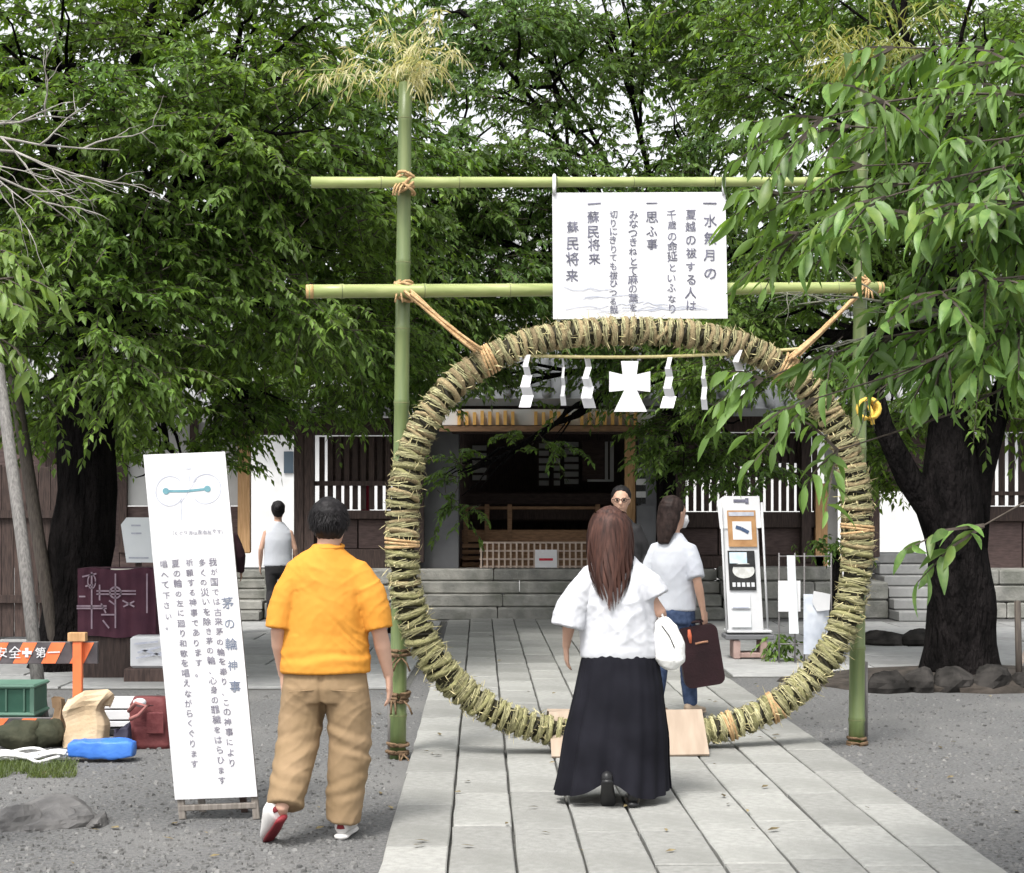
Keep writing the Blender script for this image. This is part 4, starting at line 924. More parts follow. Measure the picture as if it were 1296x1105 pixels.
# ================================================================== left clutter
m_bor = M('orange_paint', (.72, .15, .05), (.80, .20, .07), scale=6, rough=.5, spec=.4)
m_bbl = M('faded_black_paint', (.05, .045, .05), (.11, .10, .105), scale=8, rough=.6)
m_boa = M('grey_board', (.16, .15, .15), (.22, .21, .21), scale=8, rough=.7)
YBr = 11.75
ba = thing('barrier', 'orange and black striped safety barrier with white lettering and an orange post', 'barrier', tuple(W(40, 640, YBr) * 1))
ba.location.z = 0
def bpart(nm, mat, x0, x1, y0, y1, dy=0, th=.03): return MB().box(((W(x0, 0, YBr).x + W(x1, 0, YBr).x) / 2, YBr + dy, (W(0, y0, YBr).z + W(0, y1, YBr).z) / 2), (W(x1, 0, YBr).x - W(x0, 0, YBr).x, th, W(0, y0, YBr).z - W(0, y1, YBr).z), bev=.003).build(nm, mat, ba)
for y0, y1, X1 in ((813, 840, 124), (909, 924, 76)):
    brd = bpart('board', m_bbl, -95, X1, y0, y1)
    for k in range(6):
        x = -92 + k * 36
        if x + 24 > X1: break
        extrude([(x, y1 - .3), (x + 13, y0 + .3), (x + 31, y0 + .3), (x + 18, y1 - .3)] if True else [], lambda a, c: W(min(a, X1), c, YBr - .018), .003).build('stripe', m_bor, brd)
    MB().beam(W(-95, y0 - .4, YBr), W(X1, y0 - .4, YBr), .034, .004).build('edge', m_boa, brd)
for i, ch in enumerate('安全✚第一'): glyphs(ba, m_white, ch, 2 + i * 16.4, 818.5, 15.5, lambda a, c: W(a, c, YBr - .0235), 0, 700 + i)
z0 = (640 + F * CH / YBr)
bpart('post', m_bor, 95, 106, 806, z0, -.04, .05); bpart('post_cap', m_orange, 89, 111, 800, 811, -.04, .07); bpart('foot', m_bor, 84, 116, z0 - 5, z0, 0, .5)
bpart('post', m_bor, -72, -62, 806, z0, -.04, .05)
def rbox(nm, mat, label, cat, px0, px1, py0, Yb, dep, bev=.02, z0=0.0, rz=0.0, lean=0.0):
    x0, x1 = W(px0, 0, Yb).x, W(px1, 0, Yb).x; z1 = W(0, py0, Yb).z
    m_ = Matrix.Rotation(rz, 3, 'Z') @ Matrix.Rotation(lean, 3, 'X')
    return MB().box(((x0 + x1) / 2, Yb + dep / 2, (z0 + z1) / 2), (x1 - x0, dep, z1 - z0), m_, bev).top(nm, mat, label, cat)
# green crate
m_grn = M('green_plastic', (.035, .11, .075), (.05, .14, .095), scale=5, rough=.5)
cr = thing('storage_crate', 'dark green plastic crate with a lighter rim under the orange barrier', 'crate', (W(5, 0, 11.9).x, 12.1, 0))
x0, x1 = W(-40, 0, 11.9).x, W(41, 0, 11.9).x; zt = W(0, 868, 11.9).z
MB().box(((x0 + x1) / 2, 12.15, zt / 2 + .02), (x1 - x0 - .03, .35, zt - .05), bev=.03).build('body', m_grn, cr)
m_grnr = M('green_rim', (.10, .20, .15), (.13, .24, .18), scale=5, rough=.5)
for z in (zt, zt - .2): MB().box(((x0 + x1) / 2, 12.15, z - .015), (x1 - x0, .40, .03), bev=.012).build('rim', m_grnr, cr)
for x in (x0 + .02, x1 - .02): MB().box((x, 11.965, zt - .11), (.03, .02, .2), bev=.008).build('corner_rib', m_grnr, cr)
# paper sack with crumpled top
def sack(nm, mat, label, cat, px0, px1, py0, Yb, dep, seed, crump=.05, top_in=.9, flat=False, group=None):
    x0, x1 = W(px0, 0, Yb).x, W(px1, 0, Yb).x; H = W(0, py0, Yb).z; cx = (x0 + x1) / 2; b = MB(); secs = []; nz = 12; n = 28
    for i in range(nz + 1):
        t = i / nz; k = 1 - (1 - top_in) * t; secs.append((t * H, (x1 - x0) / 2 * k, dep / 2 * (1 - .45 * t)))
    vs = []
    for z, a, c in secs:
        for j in range(n):
            th = 2 * math.pi * j / n; ct, st = math.cos(th), math.sin(th); e = .22
            x = a * math.copysign(abs(ct) ** e, ct); y = c * math.copysign(abs(st) ** e, st); t = z / H
            d = Vector((noise.noise(Vector((x * 9, z * 7, seed))), noise.noise(Vector((x * 8, y * 8 + z * 6, seed + 9))), .8 * noise.noise(Vector((x * 12, y * 9, seed + 5)))))
            vs.append(Vector((cx + x, Yb + dep / 2 + y, z)) + d * crump * (.35 + 1.3 * t * t))
    fs = [(i * n + j, i * n + (j + 1) % n, (i + 1) * n + (j + 1) % n, (i + 1) * n + j) for i in range(nz) for j in range(n)] + [tuple(range(n))[::-1]]
    # sunken opening
    k = len(vs); ct = sum((vs[nz * n + j] for j in range(n)), Vector()) / n
    vs += [ct + (vs[nz * n + j] - ct) * .8 - Vector((0, 0, .07)) for j in range(n)]
    fs += [(nz * n + j, nz * n + (j + 1) % n, k + (j + 1) % n, k + j) for j in range(n)] + [tuple(range(k, k + n))]
    b.add(vs, fs, flat is False); o = b.top(nm, mat, label, cat, group); return o
m_kraft = M('kraft_paper', (.44, .33, .21), (.58, .46, .32), scale=5, rough=.85, bump=.5, bscale=9, dist=.04)
sack('paper_sack', m_kraft, 'crumpled tan paper sack standing in front of the barrier post', 'paper bag', 78, 131, 879, 10.95, .22, 3, .075, .94, True)
o = sack('paper_sack', M('brown_card', (.20, .13, .075), (.28, .19, .11), scale=5, rough=.85, bump=.4, bscale=9), 'folded brown cardboard flap leaning behind the tan paper sack', 'cardboard', 58, 84, 884, 11.25, .14, 9, .05, .5, True)
# burgundy bag with white tag and strap
bg_ = thing('burgundy_bag', 'upright burgundy bag with a rounded shoulder and white tag, next to the white sign board', 'bag', (W(190, 0, 10.9).x, 11.0, 0))
m_burg = M('burgundy_cloth', (.11, .025, .028), (.16, .045, .045), scale=7, rough=.7, bump=.3, bscale=30)
H = W(0, 884, 10.9).z; b = MB(); n = 24; vs = []
for i in range(11):
    t = i / 10
    for j in range(n):
        th = 2 * math.pi * j / n; ct, st = math.cos(th), math.sin(th); e = .45; sh = (1 - max(0, t - .72) ** 2 * 3.2)
        x = .135 * sh * math.copysign(abs(ct) ** e, ct); y = .10 * (1 - .3 * t) * math.copysign(abs(st) ** e, st); d = noise.noise(Vector((x * 9, t * 4, y * 9))) * .012
        vs.append(Vector((W(189, 0, 10.9).x + x - .02 * t, 11.0 + y, t * H)) + Vector((d, d, 0)))
b.add(vs, [(i * n + j, i * n + (j + 1) % n, (i + 1) * n + (j + 1) % n, (i + 1) * n + j) for i in range(10) for j in range(n)] + [tuple(range(n))[::-1], tuple(range(10 * n, 11 * n))], True); b.build('body', m_burg, bg_)
MB().ball(W(177, 889, 10.86), (.045, .03, .028), 12, 8, .1).build('tag', m_white, bg_)
MB().tube([W(163, 900, 10.88), W(172, 890, 10.8), W(186, 893, 10.78), W(176, 905, 10.79), W(165, 910, 10.85)], .014, 7).build('strap', M('faded_strap', (.32, .13, .12), (.4, .18, .16), scale=9, rough=.8), bg_)
MB().loft([(W(189, 884, 10.9) + Vector((-.02 + .125 * math.cos(a), .1 + .068 * math.sin(a), -.05)), .006, .006) for a in [2 * math.pi * k / 20 for k in range(20)]], 6, Vector((0, 0, 1)), closed=True).build('piping', M('dark_piping', (.05, .012, .014), rough=.6), bg_)
MB().box((W(192, 915, 10.78).x, 10.885, W(192, 918, 10.78).z), (.11, .012, .14), bev=.005).build('front_pocket', m_burg, bg_)
for k in range(3): MB().box((x0 + .12 + k * .13, 11.968, zt - .11), (.012, .012, .17), bev=.004).build('rib', m_grnr, cr)
# blue bundle
b = MB(); vs = []; n = 26; m2 = 34; c = G(125, 966); c.z = .07
for i in range(m2 + 1):
    t = i / m2; x = (t - .5) * .40; env = min(1, math.sin(math.pi * (t * .92 + .04)) ** .16)
    for j in range(n):
        th = 2 * math.pi * j / n; ct, st = math.cos(th), math.sin(th); e = .28; y = .085 * env * math.copysign(abs(ct) ** e, ct); z = .058 * env * math.copysign(abs(st) ** e, st); d = noise.noise(Vector((x * 14, y * 18, z * 18))) * .02 + (1 - abs(noise.noise(Vector((x * 8 + 4, y * 14, z * 20)))) * 2) * .016 + .006 * noise.noise(Vector((x * 40, y * 40, z * 40)))
        vs.append(c + Vector((x + d * .5, y + .08, z + d * .6 + .004)))
b.add(vs, [(i * n + j, i * n + (j + 1) % n, (i + 1) * n + (j + 1) % n, (i + 1) * n + j) for i in range(m2) for j in range(n)] + [tuple(range(n))[::-1], tuple(range(m2 * n, m2 * n + n))], True)
b.top('folded_tarp', M('blue_tarp', (.045, .16, .55), (.07, .22, .68), scale=6, rough=.45, bump=.4, bscale=14), 'folded bright blue tarp lying on the ground in front of the paper sack', 'tarp')
# small navy bag
sack('navy_pouch', M('navy_cloth', (.02, .018, .035), (.045, .04, .065), scale=9, rough=.7), 'small dark navy pouch slumped between the blue tarp and burgundy bag', 'pouch', 138, 164, 921, 10.75, .14, 14, .035, .7)
# white boxes
for k, (y0, y1) in enumerate(((886, 897), (899, 911), (913, 920))):
    Yb = 11.5; za, zb = W(0, y1, Yb).z, W(0, y0, Yb).z
    MB().box((W(147, 0, Yb).x + .01 * k, Yb + .12, (za + zb) / 2), (.24, .24, zb - za), Matrix.Rotation(.06 * k, 3, 'Z'), .004).top('white_box', m_white, ['topmost white flat box of the stack behind the burgundy bag', 'middle white flat box of the stack behind the burgundy bag', 'thin lower white box of the stack behind the burgundy bag'][k], 'box')
MB().box((W(147, 0, 11.5).x, 11.65, W(0, 921.5, 11.5).z / 2), (.30, .3, W(0, 921.5, 11.5).z), bev=.01).top('dark_case', m_black, 'low black case under the stack of white boxes', 'case')
# olive sacks
m_olive = M('olive_sack', (.03, .034, .02), (.065, .065, .04), scale=6, rough=.85, bump=.4, bscale=30)
for k, (px, py, rx, lab) in enumerate(((20, 950, .16, 'dark olive cloth sack slumped behind the heap of white rope'), (56, 948, .11, 'smaller dark olive bundle against the tan paper sack'))):
    p = G(px, py); MB().ball((p.x, p.y + .12, .085), (rx, .13, .10), 18, 10, .35, k).top('cloth_sack', m_olive, lab, 'sack')
# white rope heap
b = MB(); rk = random.Random(12); p = G(30, 965)
for k in range(6):
    pts = []; ph = rk.uniform(0, 6)
    for i in range(26): t = i / 25; pts.append(Vector((p.x - .25 + .5 * t + .02 * math.sin(9 * t + ph), p.y + .05 * k * .6 + .05 * math.sin(7 * t + ph * 2) - .05, .018 + .012 * (k % 3) + .012 * (1 + math.sin(11 * t + ph)))))
    b.tube(pts, .011, 6)
b.top('white_rope', M('white_rope', (.66, .66, .64), (.78, .78, .76), scale=60, rough=.9, bump=.5), 'heap of white rope lying along the edge of the grass patch', 'rope')
# grass patch
g = np.random.default_rng(9); n = 3800
px = g.uniform(-30, 96, n); py = g.uniform(962, 985, n); Y = F * CH / (py - HZ); X = (px - CX) / F * Y
keep = noise_keep = np.array([noise.noise(Vector((float(a) * 6, float(c) * 4, 3))) > -.25 for a, c in zip(X, Y)]); X, Y = X[keep], Y[keep]; n = len(X)
hgt = g.uniform(.015, .05, n); a = g.uniform(0, 6.28, n); ox, oy = np.cos(a), np.sin(a); lean = g.uniform(.2, 1.0, n) * hgt
A = np.stack([X - ox * .003, Y - oy * .003, np.zeros(n)], -1); B_ = np.stack([X + ox * .003, Y + oy * .003, np.zeros(n)], -1); C_ = np.stack([X - oy * lean, Y + ox * lean, hgt], -1)
o = link('grass', np_mesh('grass', np.stack([A, B_, C_], 1).reshape(-1, 3), np.arange(3 * n).reshape(-1, 3), leafmat('grass_blade', (.07, .11, .035), (.12, .15, .05))))
tag(o, 'patch of short green grass beside the white rope', 'grass', kind='stuff')
# rocks half sunk in the ground
for k, (px, py, rx, rz, lab) in enumerate(((15, 1052, .16, .10, 'rounded grey rock with a pale face, half sunk in the gravel'), (52, 1050, .15, .085, 'mid-grey rock wedged between two other rocks in the gravel'), (92, 1046, .14, .07, 'low cracked rock at the end of the row of rocks in the gravel'), (118, 1048, .06, .045, 'small rock tucked against the low cracked rock'), (60, 1032, .22, .07, 'long flat rock behind the other rocks in the gravel'))):
    p = G(px, py); MB().rock((p.x, p.y + .1, rz * .1), (rx * 1.1, .17, rz * 1.15), 24, 14, k + 3).top('rock', m_rock, lab, 'rock')
# maroon draped stand
m_mar = M('maroon_cloth', (.045, .014, .026), (.07, .024, .038), scale=5, rough=.85)
m_gold = M('faded_print', (.22, .16, .20), (.30, .23, .27), scale=14, rough=.8)
YM = 15.2
ms = thing('draped_stand', 'stand draped in dark maroon cloth printed with a pale crest, near the big tree', 'draped stand', (W(147, 0, YM).x, YM + .2, 0))
x0, x1 = W(98, 0, YM).x, W(197, 0, YM).x; zt = W(0, 720, YM).z; zb = W(0, 806, YM).z
def drape(u, v): x = x0 + (x1 - x0) * u; return Vector((x, YM + .012 * math.sin(u * 21) * v + .008 * math.sin(u * 47 + 1), zt + (zb - zt) * v + .01 * math.sin(u * 9)))
b = MB().grid(drape, 30, 8); b.grid(lambda u, v: Vector((x0 + (x1 - x0) * v, YM + .45 * u, zt + .003)), 4, 4); b.grid(lambda u, v: Vector((x1, YM + .45 * u, zt + (zb - zt) * v)), 3, 4); b.build('cloth', m_mar, ms)
MB().box(((x0 + x1) / 2, YM + .24, zb / 2), (x1 - x0 - .06, .4, zb), bev=.01).build('base', m_wood, ms)
pr = MB(); pm = lambda a, c: W(a, c, YM - .024)
for l in (((122, 748), (172, 748)), ((122, 752), (172, 752)), ((146, 726), (146, 795)), ((116, 724), (116, 796)), ((97, 767), (135, 767)), ((97, 770), (135, 770)), ((126, 740), (126, 760)), ((128, 778), (146, 778)), ((186, 726), (186, 776)), ((104, 730), (122, 726)), ((108, 742), (118, 740)), ((100, 755), (108, 755)), ((130, 785), (138, 795)), ((138, 760), (146, 766)), ((155, 760), (170, 768)), ((156, 768), (170, 761)), ((128, 764), (134, 776))): hline(pr, l, 2.0, pm)
hline(pr, [(146 + 7 * math.cos(k * .4), 750 + 7 * math.sin(k * .4)) for k in range(17)], 2.2, pm); hline(pr, [(116 + 5 * math.cos(k * .5), 736 + 9 * math.sin(k * .5)) for k in range(14)], 1.6, pm)
pr.build('crest_print', m_gold, ms)
# white notice on a post behind it, white folded stack
nb = thing('notice_board', 'white notice board on a post above the maroon draped stand', 'notice', (W(174, 0, 15.9).x, 15.95, 0))
m_nb = M('pale_blue_white', (.66, .70, .72), (.74, .77, .79), scale=3, rough=.6)
extrude([(153, 664), (160, 655), (194, 655), (195, 712), (160, 712)][::-1], lambda x, y: W(x, y, 15.85), .03).build('board', m_nb, nb)
tb = MB()
for y, a, c in ((665, 166, 178), (675, 166, 179), (706, 163, 188)): hline(tb, [(a, y), (c, y)], 2.0, lambda a_, c_: W(a_, c_, 15.845))
tb.build('print', m_inklight, nb); MB().box((W(176, 0, 15.95).x, 15.93, W(0, 700, 15.9).z / 2), (.05, .05, W(0, 700, 15.9).z)).build('post', m_wood, nb)
ws = thing('white_carton', 'crushed white carton with grey scrawls beside the maroon draped stand', 'carton', (W(186, 0, 15.0).x, 15.1, 0))
x0, x1 = W(164, 0, 14.9).x, W(208, 0, 14.9).x; za, zb = W(0, 846, 14.9).z, W(0, 806, 14.9).z
MB().box(((x0 + x1) / 2, 15.05, (za + zb) / 2), (x1 - x0, .24, zb - za), bev=.02).build('box', m_white, ws)
MB().box(((x0 + x1) / 2, 15.06, za / 2), (x1 - x0 + .1, .34, za - .004), bev=.01).build('plinth', m_wood, ws)
tb = MB()
for l in (((170, 815), (200, 812)), ((174, 826), (206, 818)), ((172, 833), (206, 826)), ((178, 822), (206, 830))): hline(tb, l, 2.4, lambda a_, c_: W(a_, c_, 14.9))
tb.build('scrawl', m_inklight, ws)
# ================================================================== right: poster stand, rack, kerb
YP = 17.1
ps = thing('poster_stand', 'white upright poster stand with a brown-framed picture and a dark photo poster', 'poster stand', (W(946, 0, YP).x, YP + .1, .03))
def pmap(dy): return lambda x, y: W(x + (y - 720) * .055, y, YP + dy + (720 - y) * .0006)
extrude([(918, 634), (962, 634), (962, 798), (918, 798)][::-1], pmap(0), .03).build('panel', m_white, ps)
extrude([(912, 634), (921, 628), (966, 628), (967, 668), (957, 669), (914, 669)][::-1], pmap(-.012), .01).build('top_card', m_paper, ps)
def pr_(nm, mat, x0, y0, x1, y1, dy): extrude([(x0, y0), (x1, y0), (x1, y1), (x0, y1)][::-1], pmap(dy), .004).build(nm, mat, ps)
pr_('arrow_print', m_ink, 933, 632, 950, 636, -.018); pr_('arrow_print', m_ink, 948, 630.5, 952, 637.5, -.019)
m_pf = M('brown_frame', (.36, .19, .08), (.46, .26, .12), scale=10, rough=.6)
pr_('picture_frame', m_pf, 924, 646, 960, 692, -.02); pr_('frame_band', m_inklight, 926, 648, 958, 653, -.025); pr_('picture', m_paper, 930, 660, 954, 683, -.025)
pb_ = MB(); hline(pb_, [(934, 667), (941, 669), (950, 674)], 4.5, pmap(-.030)); pb_.build('picture_mark', M('navy_print', (.05, .08, .16), (.08, .12, .2), scale=9), ps)
pr_('photo_poster', m_black, 922, 697, 956, 747, -.018); m_skyp = M('poster_sky', (.30, .50, .70), (.68, .76, .80), scale=6, rough=.5)
pr_('poster_sky', m_skyp, 924, 699, 946, 713, -.022)
oval = [(941 + 14 * math.cos(a), 722 + 10 * math.sin(a)) for a in [2 * math.pi * k / 20 for k in range(20)]]; extrude(oval, pmap(-.022), .003).build('poster_oval', M('poster_grey', (.5, .5, .48), (.7, .7, .68), scale=14), ps)
pr_('poster_band', m_black, 929, 714, 953, 717.5, -.026)
tb = MB()
for k in range(5): hline(tb, [(926 + k * 6, 740), (930 + k * 6, 740)], 5.5, pmap(-.022))
tb.build('poster_lettering', m_white, ps)
pr_('leaflet', m_nb, 923, 752, 947, 770, -.018); pr_('leaflet', m_nb, 922, 774, 947, 794, -.02); pr_('leaflet_edge', m_inklight, 925, 768, 945, 770, -.024)
for x in (911, 963): MB().tube([W(x + 1, 636, YP - .01), W(x + 9, 800, YP - .02)], .012, 6).build('side_rail', m_white, ps)
MB().box((W(948, 0, YP).x, YP + .1, W(0, 799, YP).z), (.46, .3, .03), bev=.008).build('shelf', m_white, ps)
MB().box((W(948, 0, YP).x, YP + .1, W(0, 806, YP).z), (.5, .34, .05), bev=.008).build('shelf_base', m_greywall, ps)
m_pk = M('pinkish_brick', (.28, .19, .17), (.38, .27, .24), scale=10, rough=.8)
for x in (932, 966): MB().box((W(x, 0, YP).x, YP + .1, .12), (.07, .3, .19), bev=.008).build('leg', m_pk, ps)
MB().box((W(949, 0, YP).x, YP + .1, .06), (.26, .26, .05), bev=.006).build('cross_piece', m_pk, ps)
rk_ = thing('wire_rack', 'thin wire rack holding white cards and a hanging white plastic bag', 'rack', (W(1012, 0, 16.6).x, 16.6, .03))
YW = 16.6; gz = .03
for x in (986, 1006, 1018, 1052): MB().tube([(W(x, 0, YW).x, YW, gz), (W(x, 0, YW).x, YW, W(0, 700, YW).z)], .008, 6).build('wire_post', m_boa, rk_)
for y in (704, 770, 815): MB().tube([W(986, y, YW), W(1052, y, YW)], .006, 6).build('wire_bar', m_boa, rk_)
extrude([(985, 735), (1013, 735), (1013, 774), (985, 774)][::-1], lambda x, y: W(x, y, YW - .03), .01).build('card', m_paper, rk_)
extrude([(996, 703), (1006, 703), (1011, 802), (999, 802)][::-1], lambda x, y: W(x, y, YW - .05), .008).build('long_card', m_nb, rk_)
def bagf(u, v): px = 1017 + 32 * u; return W(px, 752 + 76 * v, YW - .06 - .05 * math.sin(math.pi * u) * math.sin(math.pi * (.2 + .8 * v)) + .012 * noise.noise(Vector((u * 6, v * 8, 1))))
m_bag = M('milky_plastic', (.44, .48, .55), (.60, .63, .68), scale=5, rough=.35)
b = MB().grid(bagf, 12, 16); b.grid(lambda u, v: W(1017 + 32 * u, 752 + 76 * v, YW - .02), 2, 2); b.build('plastic_bag', m_bag, rk_)
extrude([(1030, 748), (1051, 752), (1050, 772), (1034, 774), (1028, 762)][::-1], lambda x, y: W(x, y, YW - .13), .01).build('folded_bag', m_white, rk_)
ts = thing('shade_screen', 'dark upright boards added to stand in for the shade and trunk behind the leaning prop poles', 'screen', (W(20, 0, 19.6).x, 19.6, .03))  # added dark boards, in place of shade and trunk at the left edge
for i in range(11):
    x0 = -90 + i * 15.5; p0, p1 = W(x0, 640, 19.6), W(x0 + 14.6, 588 + (i * 7 % 5), 19.6 + .01 * (i % 2)); MB().box(((p0.x + p1.x) / 2, p1.y, (p1.z + .05) / 2), (p1.x - p0.x, .03, p1.z - .05), bev=.003).build('board', m_wood, ts)
for z in (.5, 1.5): p0, p1 = W(-90, 0, 19.55), W(82, 0, 19.55); MB().box(((p0.x + p1.x) / 2, 19.56, z), (p1.x - p0.x, .04, .09)).build('rail', m_wood, ts)
# small green plant under the rack
def shrub(name, label, px, Y, h, rad, n, mat, seed, stem=.02, z0=.03, low=.2):
    p = Vector((W(px, 0, Y).x, Y, z0)); o = thing(name, label, 'shrub', tuple(p)); g = np.random.default_rng(seed); rr = random.Random(seed); b = MB()
    b.tube([p, p + Vector((.01, 0, h * .6)), p + Vector((0, 0, h * .95))], [stem, stem * .8, stem * .4], 7); b.build('stem', m_bark, o)
    P = np.array(p)[None] + np.stack([g.normal(0, rad * .5, n), g.normal(0, rad * .4, n), g.uniform(h * low, h, n)], -1); D = unit(g.normal(0, 1, (n, 3)) * np.array([1, 1, .6]))
    V, Fc, TV, TF, *_ = spray_arrays(P, D, 9, .07, .035, .16, .4, seed)
    c = link('foliage', np_mesh('foliage', V - np.array(p), Fc, mat), None, o); c['kind'] = 'stuff'; return o
shrub('low_shrub', 'low green plant between the poster stand and the wire rack', 985, 16.9, .26, .14, 26, m_leafA, 5, .012, .03, .1)
shrub('dark_shrub', 'dark thick-stemmed shrub half hidden behind the bamboo post, with a leafy tuft', 1058, 17.6, 1.22, .36, 46, m_leafB, 6, .085, .03, .86)
# kerb of dark stones round the right tree
kb_ = thing('stone_kerb', 'low kerb of dark rough stones round the foot of the black trunk', 'kerb', (W(1205, 0, 14.4).x, 14.4, 0))
rr = random.Random(9); x = W(1094, 0, 14.3).x
while x < W(1345, 0, 14.3).x:
    wd = rr.uniform(.25, .55); h = rr.uniform(.15, .23)
    MB().rock((x + wd / 2, 14.35 + rr.uniform(-.04, .04), h * .25), (wd * .62, .24, h * .85), 18, 10, rr.randrange(99)).build('stone', m_darkstone, kb_); x += wd * .93
MB().ball((BR.x, 15.1, -.02), (1.6, .95, .15), 24, 8, .25, 4).build('soil', M('dark_soil', (.028, .024, .02), (.06, .05, .042), scale=9, rough=.95, bump=.8, bscale=20), kb_)
for k, (px, lab) in enumerate(((1125, 'low dark boulder behind the stone kerb near the bamboo post'), (1155, 'rounder dark boulder next to the black trunk'))):
    p = G(px, 818); MB().rock((p.x, p.y, .05), (.30 - .06 * k, .28, .17), 20, 12, k + 20).top('boulder', m_darkstone, lab, 'boulder')
st = MB().tube([G(1290, 868), G(1290, 868) + Vector((.0, .05, .75))], .03, 8).top('wooden_stake', m_poleb, 'short dark wooden stake standing in the tree kerb', 'stake')
MB().beam(G(1283, 856), G(1300, 843) + Vector((0, 0, .16)), .05, .02).top('timber_offcut', m_lat, 'small pale timber offcut leaning by the dark stake', 'timber')
# ================================================================== people
m_skin = M('skin', (.48, .29, .21), (.55, .34, .25), scale=8, rough=.55, spec=.35)
m_hairB = M('black_hair', (.006, .0055, .006), (.016, .014, .015), scale=40, rough=.6, spec=.2, stretch=(1, 1, .2))
m_hairBr = M('brown_hair', (.024, .011, .009), (.10, .045, .033), scale=30, rough=.6, spec=.25, stretch=(2, 2, .12), lo=.3, hi=.75)
def organic(name, mb, mat, parent, voxel=.008, smooth=4, disp=None):
    """one continuous surface grown over overlapping lofts (voxel remesh, smoothing, fold displacement); local coordinates"""
    me = mb.mesh(name); o = bpy.data.objects.new(name, me); COL.objects.link(o)
    md = o.modifiers.new('r', 'REMESH'); md.mode = 'VOXEL'; md.voxel_size = voxel
    if smooth: sm_ = o.modifiers.new('s', 'SMOOTH'); sm_.factor = .5; sm_.iterations = smooth
    dg = bpy.context.evaluated_depsgraph_get(); me2 = bpy.data.meshes.new_from_object(o.evaluated_get(dg)); bpy.data.objects.remove(o); bpy.data.meshes.remove(me)
    me2.name = name
    if disp:
        n = len(me2.vertices); co = np.empty(n * 3, np.float32); me2.vertices.foreach_get('co', co); no = np.empty(n * 3, np.float32); me2.vertices.foreach_get('normal', no); co = co.reshape(-1, 3); no = no.reshape(-1, 3)
        d = np.array([disp(Vector(co[i]), Vector(no[i])) for i in range(n)], np.float32); co += no * d[:, None]; me2.vertices.foreach_set('co', co.ravel()); me2.update()
    me2.polygons.foreach_set('use_smooth', [True] * len(me2.polygons)); me2.materials.clear(); me2.materials.append(mat)
    return link(name, me2, None, parent)
def seg(b, pts, n=14, hint=Vector((0, 1, 0)), cap=.8): b.loft([(p[0], p[1], p[2] if len(p) > 2 else p[1]) for p in pts], n, hint, cap)
def hand(b, wr, d, pn, s=1.0, curl=.5, thumb=1):
    d = Vector(d).normalized(); pn = Vector(pn); pn = (pn - d * pn.dot(d)).normalized(); sd = d.cross(pn) * thumb; wr = Vector(wr)
    b.loft([(wr - d * .02 * s, .026 * s, .019 * s), (wr + d * .02 * s, .032 * s, .017 * s), (wr + d * .06 * s, .040 * s, .015 * s), (wr + d * .09 * s, .038 * s, .013 * s)], 12, sd, .5)
    for off, L in ((.030, .066), (.010, .075), (-.010, .070), (-.029, .054)):
        p = wr + d * .085 * s + sd * off * s; pts = [p - d * .02 * s]; dd = d.copy() + sd * off * 1.5
        for k in range(3): dd = (dd + pn * curl * (.35 + .3 * k)).normalized(); p = p + dd * L * s * (.42, .33, .25)[k]; pts.append(p)
        b.tube(pts, [.0092 * s, .0088 * s, .0082 * s, .0068 * s], 8, .7)
    p = wr + d * .02 * s + sd * .03 * s; pts = [p - sd * .012 * s]
    for k, L in enumerate((.035, .03, .024)): p = p + (d * (.75 + .2 * k) + sd * (.75 - .3 * k) + pn * .35).normalized() * L * s; pts.append(p)
    b.tube(pts, [.013 * s, .011 * s, .0095 * s, .0075 * s], 8, .7)
def head(b, c, s=1.0, yaw=0.0, pitch=0.0):
    """face looks along +y before yaw"""
    q = Quaternion(Vector((0, 0, 1)), yaw) @ Quaternion(Vector((1, 0, 0)), pitch); c = Vector(c)
    def T(x, y, z): return c + q @ (Vector((x, y, z)) * s)
    hx = q @ Vector((1, 0, 0))
    b.loft([(T(0, -.012, .105), .03 * s, .04 * s), (T(0, -.012, .09), .052 * s, .066 * s), (T(0, -.008, .05), .073 * s, .090 * s), (T(0, -.002, .0), .076 * s, .093 * s), (T(0, .012, -.045), .066 * s, .078 * s), (T(0, .03, -.085), .05 * s, .056 * s), (T(0, .042, -.112), .03 * s, .034 * s)], 20, hx, .4)
    b.loft([(T(0, .082, .012), .010 * s, .012 * s), (T(0, .098, -.012), .013 * s, .014 * s), (T(0, .108, -.03), .017 * s, .014 * s), (T(0, .09, -.042), .012 * s, .010 * s)], 10, hx, .6)   # nose
    b.loft([(T(-.022, .082, -.064), .006 * s, .006 * s), (T(0, .090, -.062), .009 * s, .008 * s), (T(.022, .082, -.064), .006 * s, .006 * s)], 8, Vector((0, 0, 1)), .6)      # lips
    for sx in (-1, 1):
        b.loft([(T(sx * .072, -.005, .022), .010 * s, .018 * s), (T(sx * .082, -.010, .005), .011 * s, .021 * s), (T(sx * .076, -.004, -.025), .008 * s, .012 * s)], 8, hx, .6)     # ears
        b.loft([(T(sx * .018, .086, .026), .010 * s, .008 * s), (T(sx * .045, .076, .028), .010 * s, .008 * s)], 8, Vector((0, 0, 1)), .6)       # brow
    return T
def eyes(par, T, s=1.0):
    b = MB()
    for sx in (-1, 1): b.ball(T(sx * .031, .083, .006), .0115 * s, 10, 6)
    b.build_local('eyes', m_black, par)
def _bl(self, name, mat, parent): return link(name, self.mesh(name, mat), None, parent)
MB.build_local = _bl
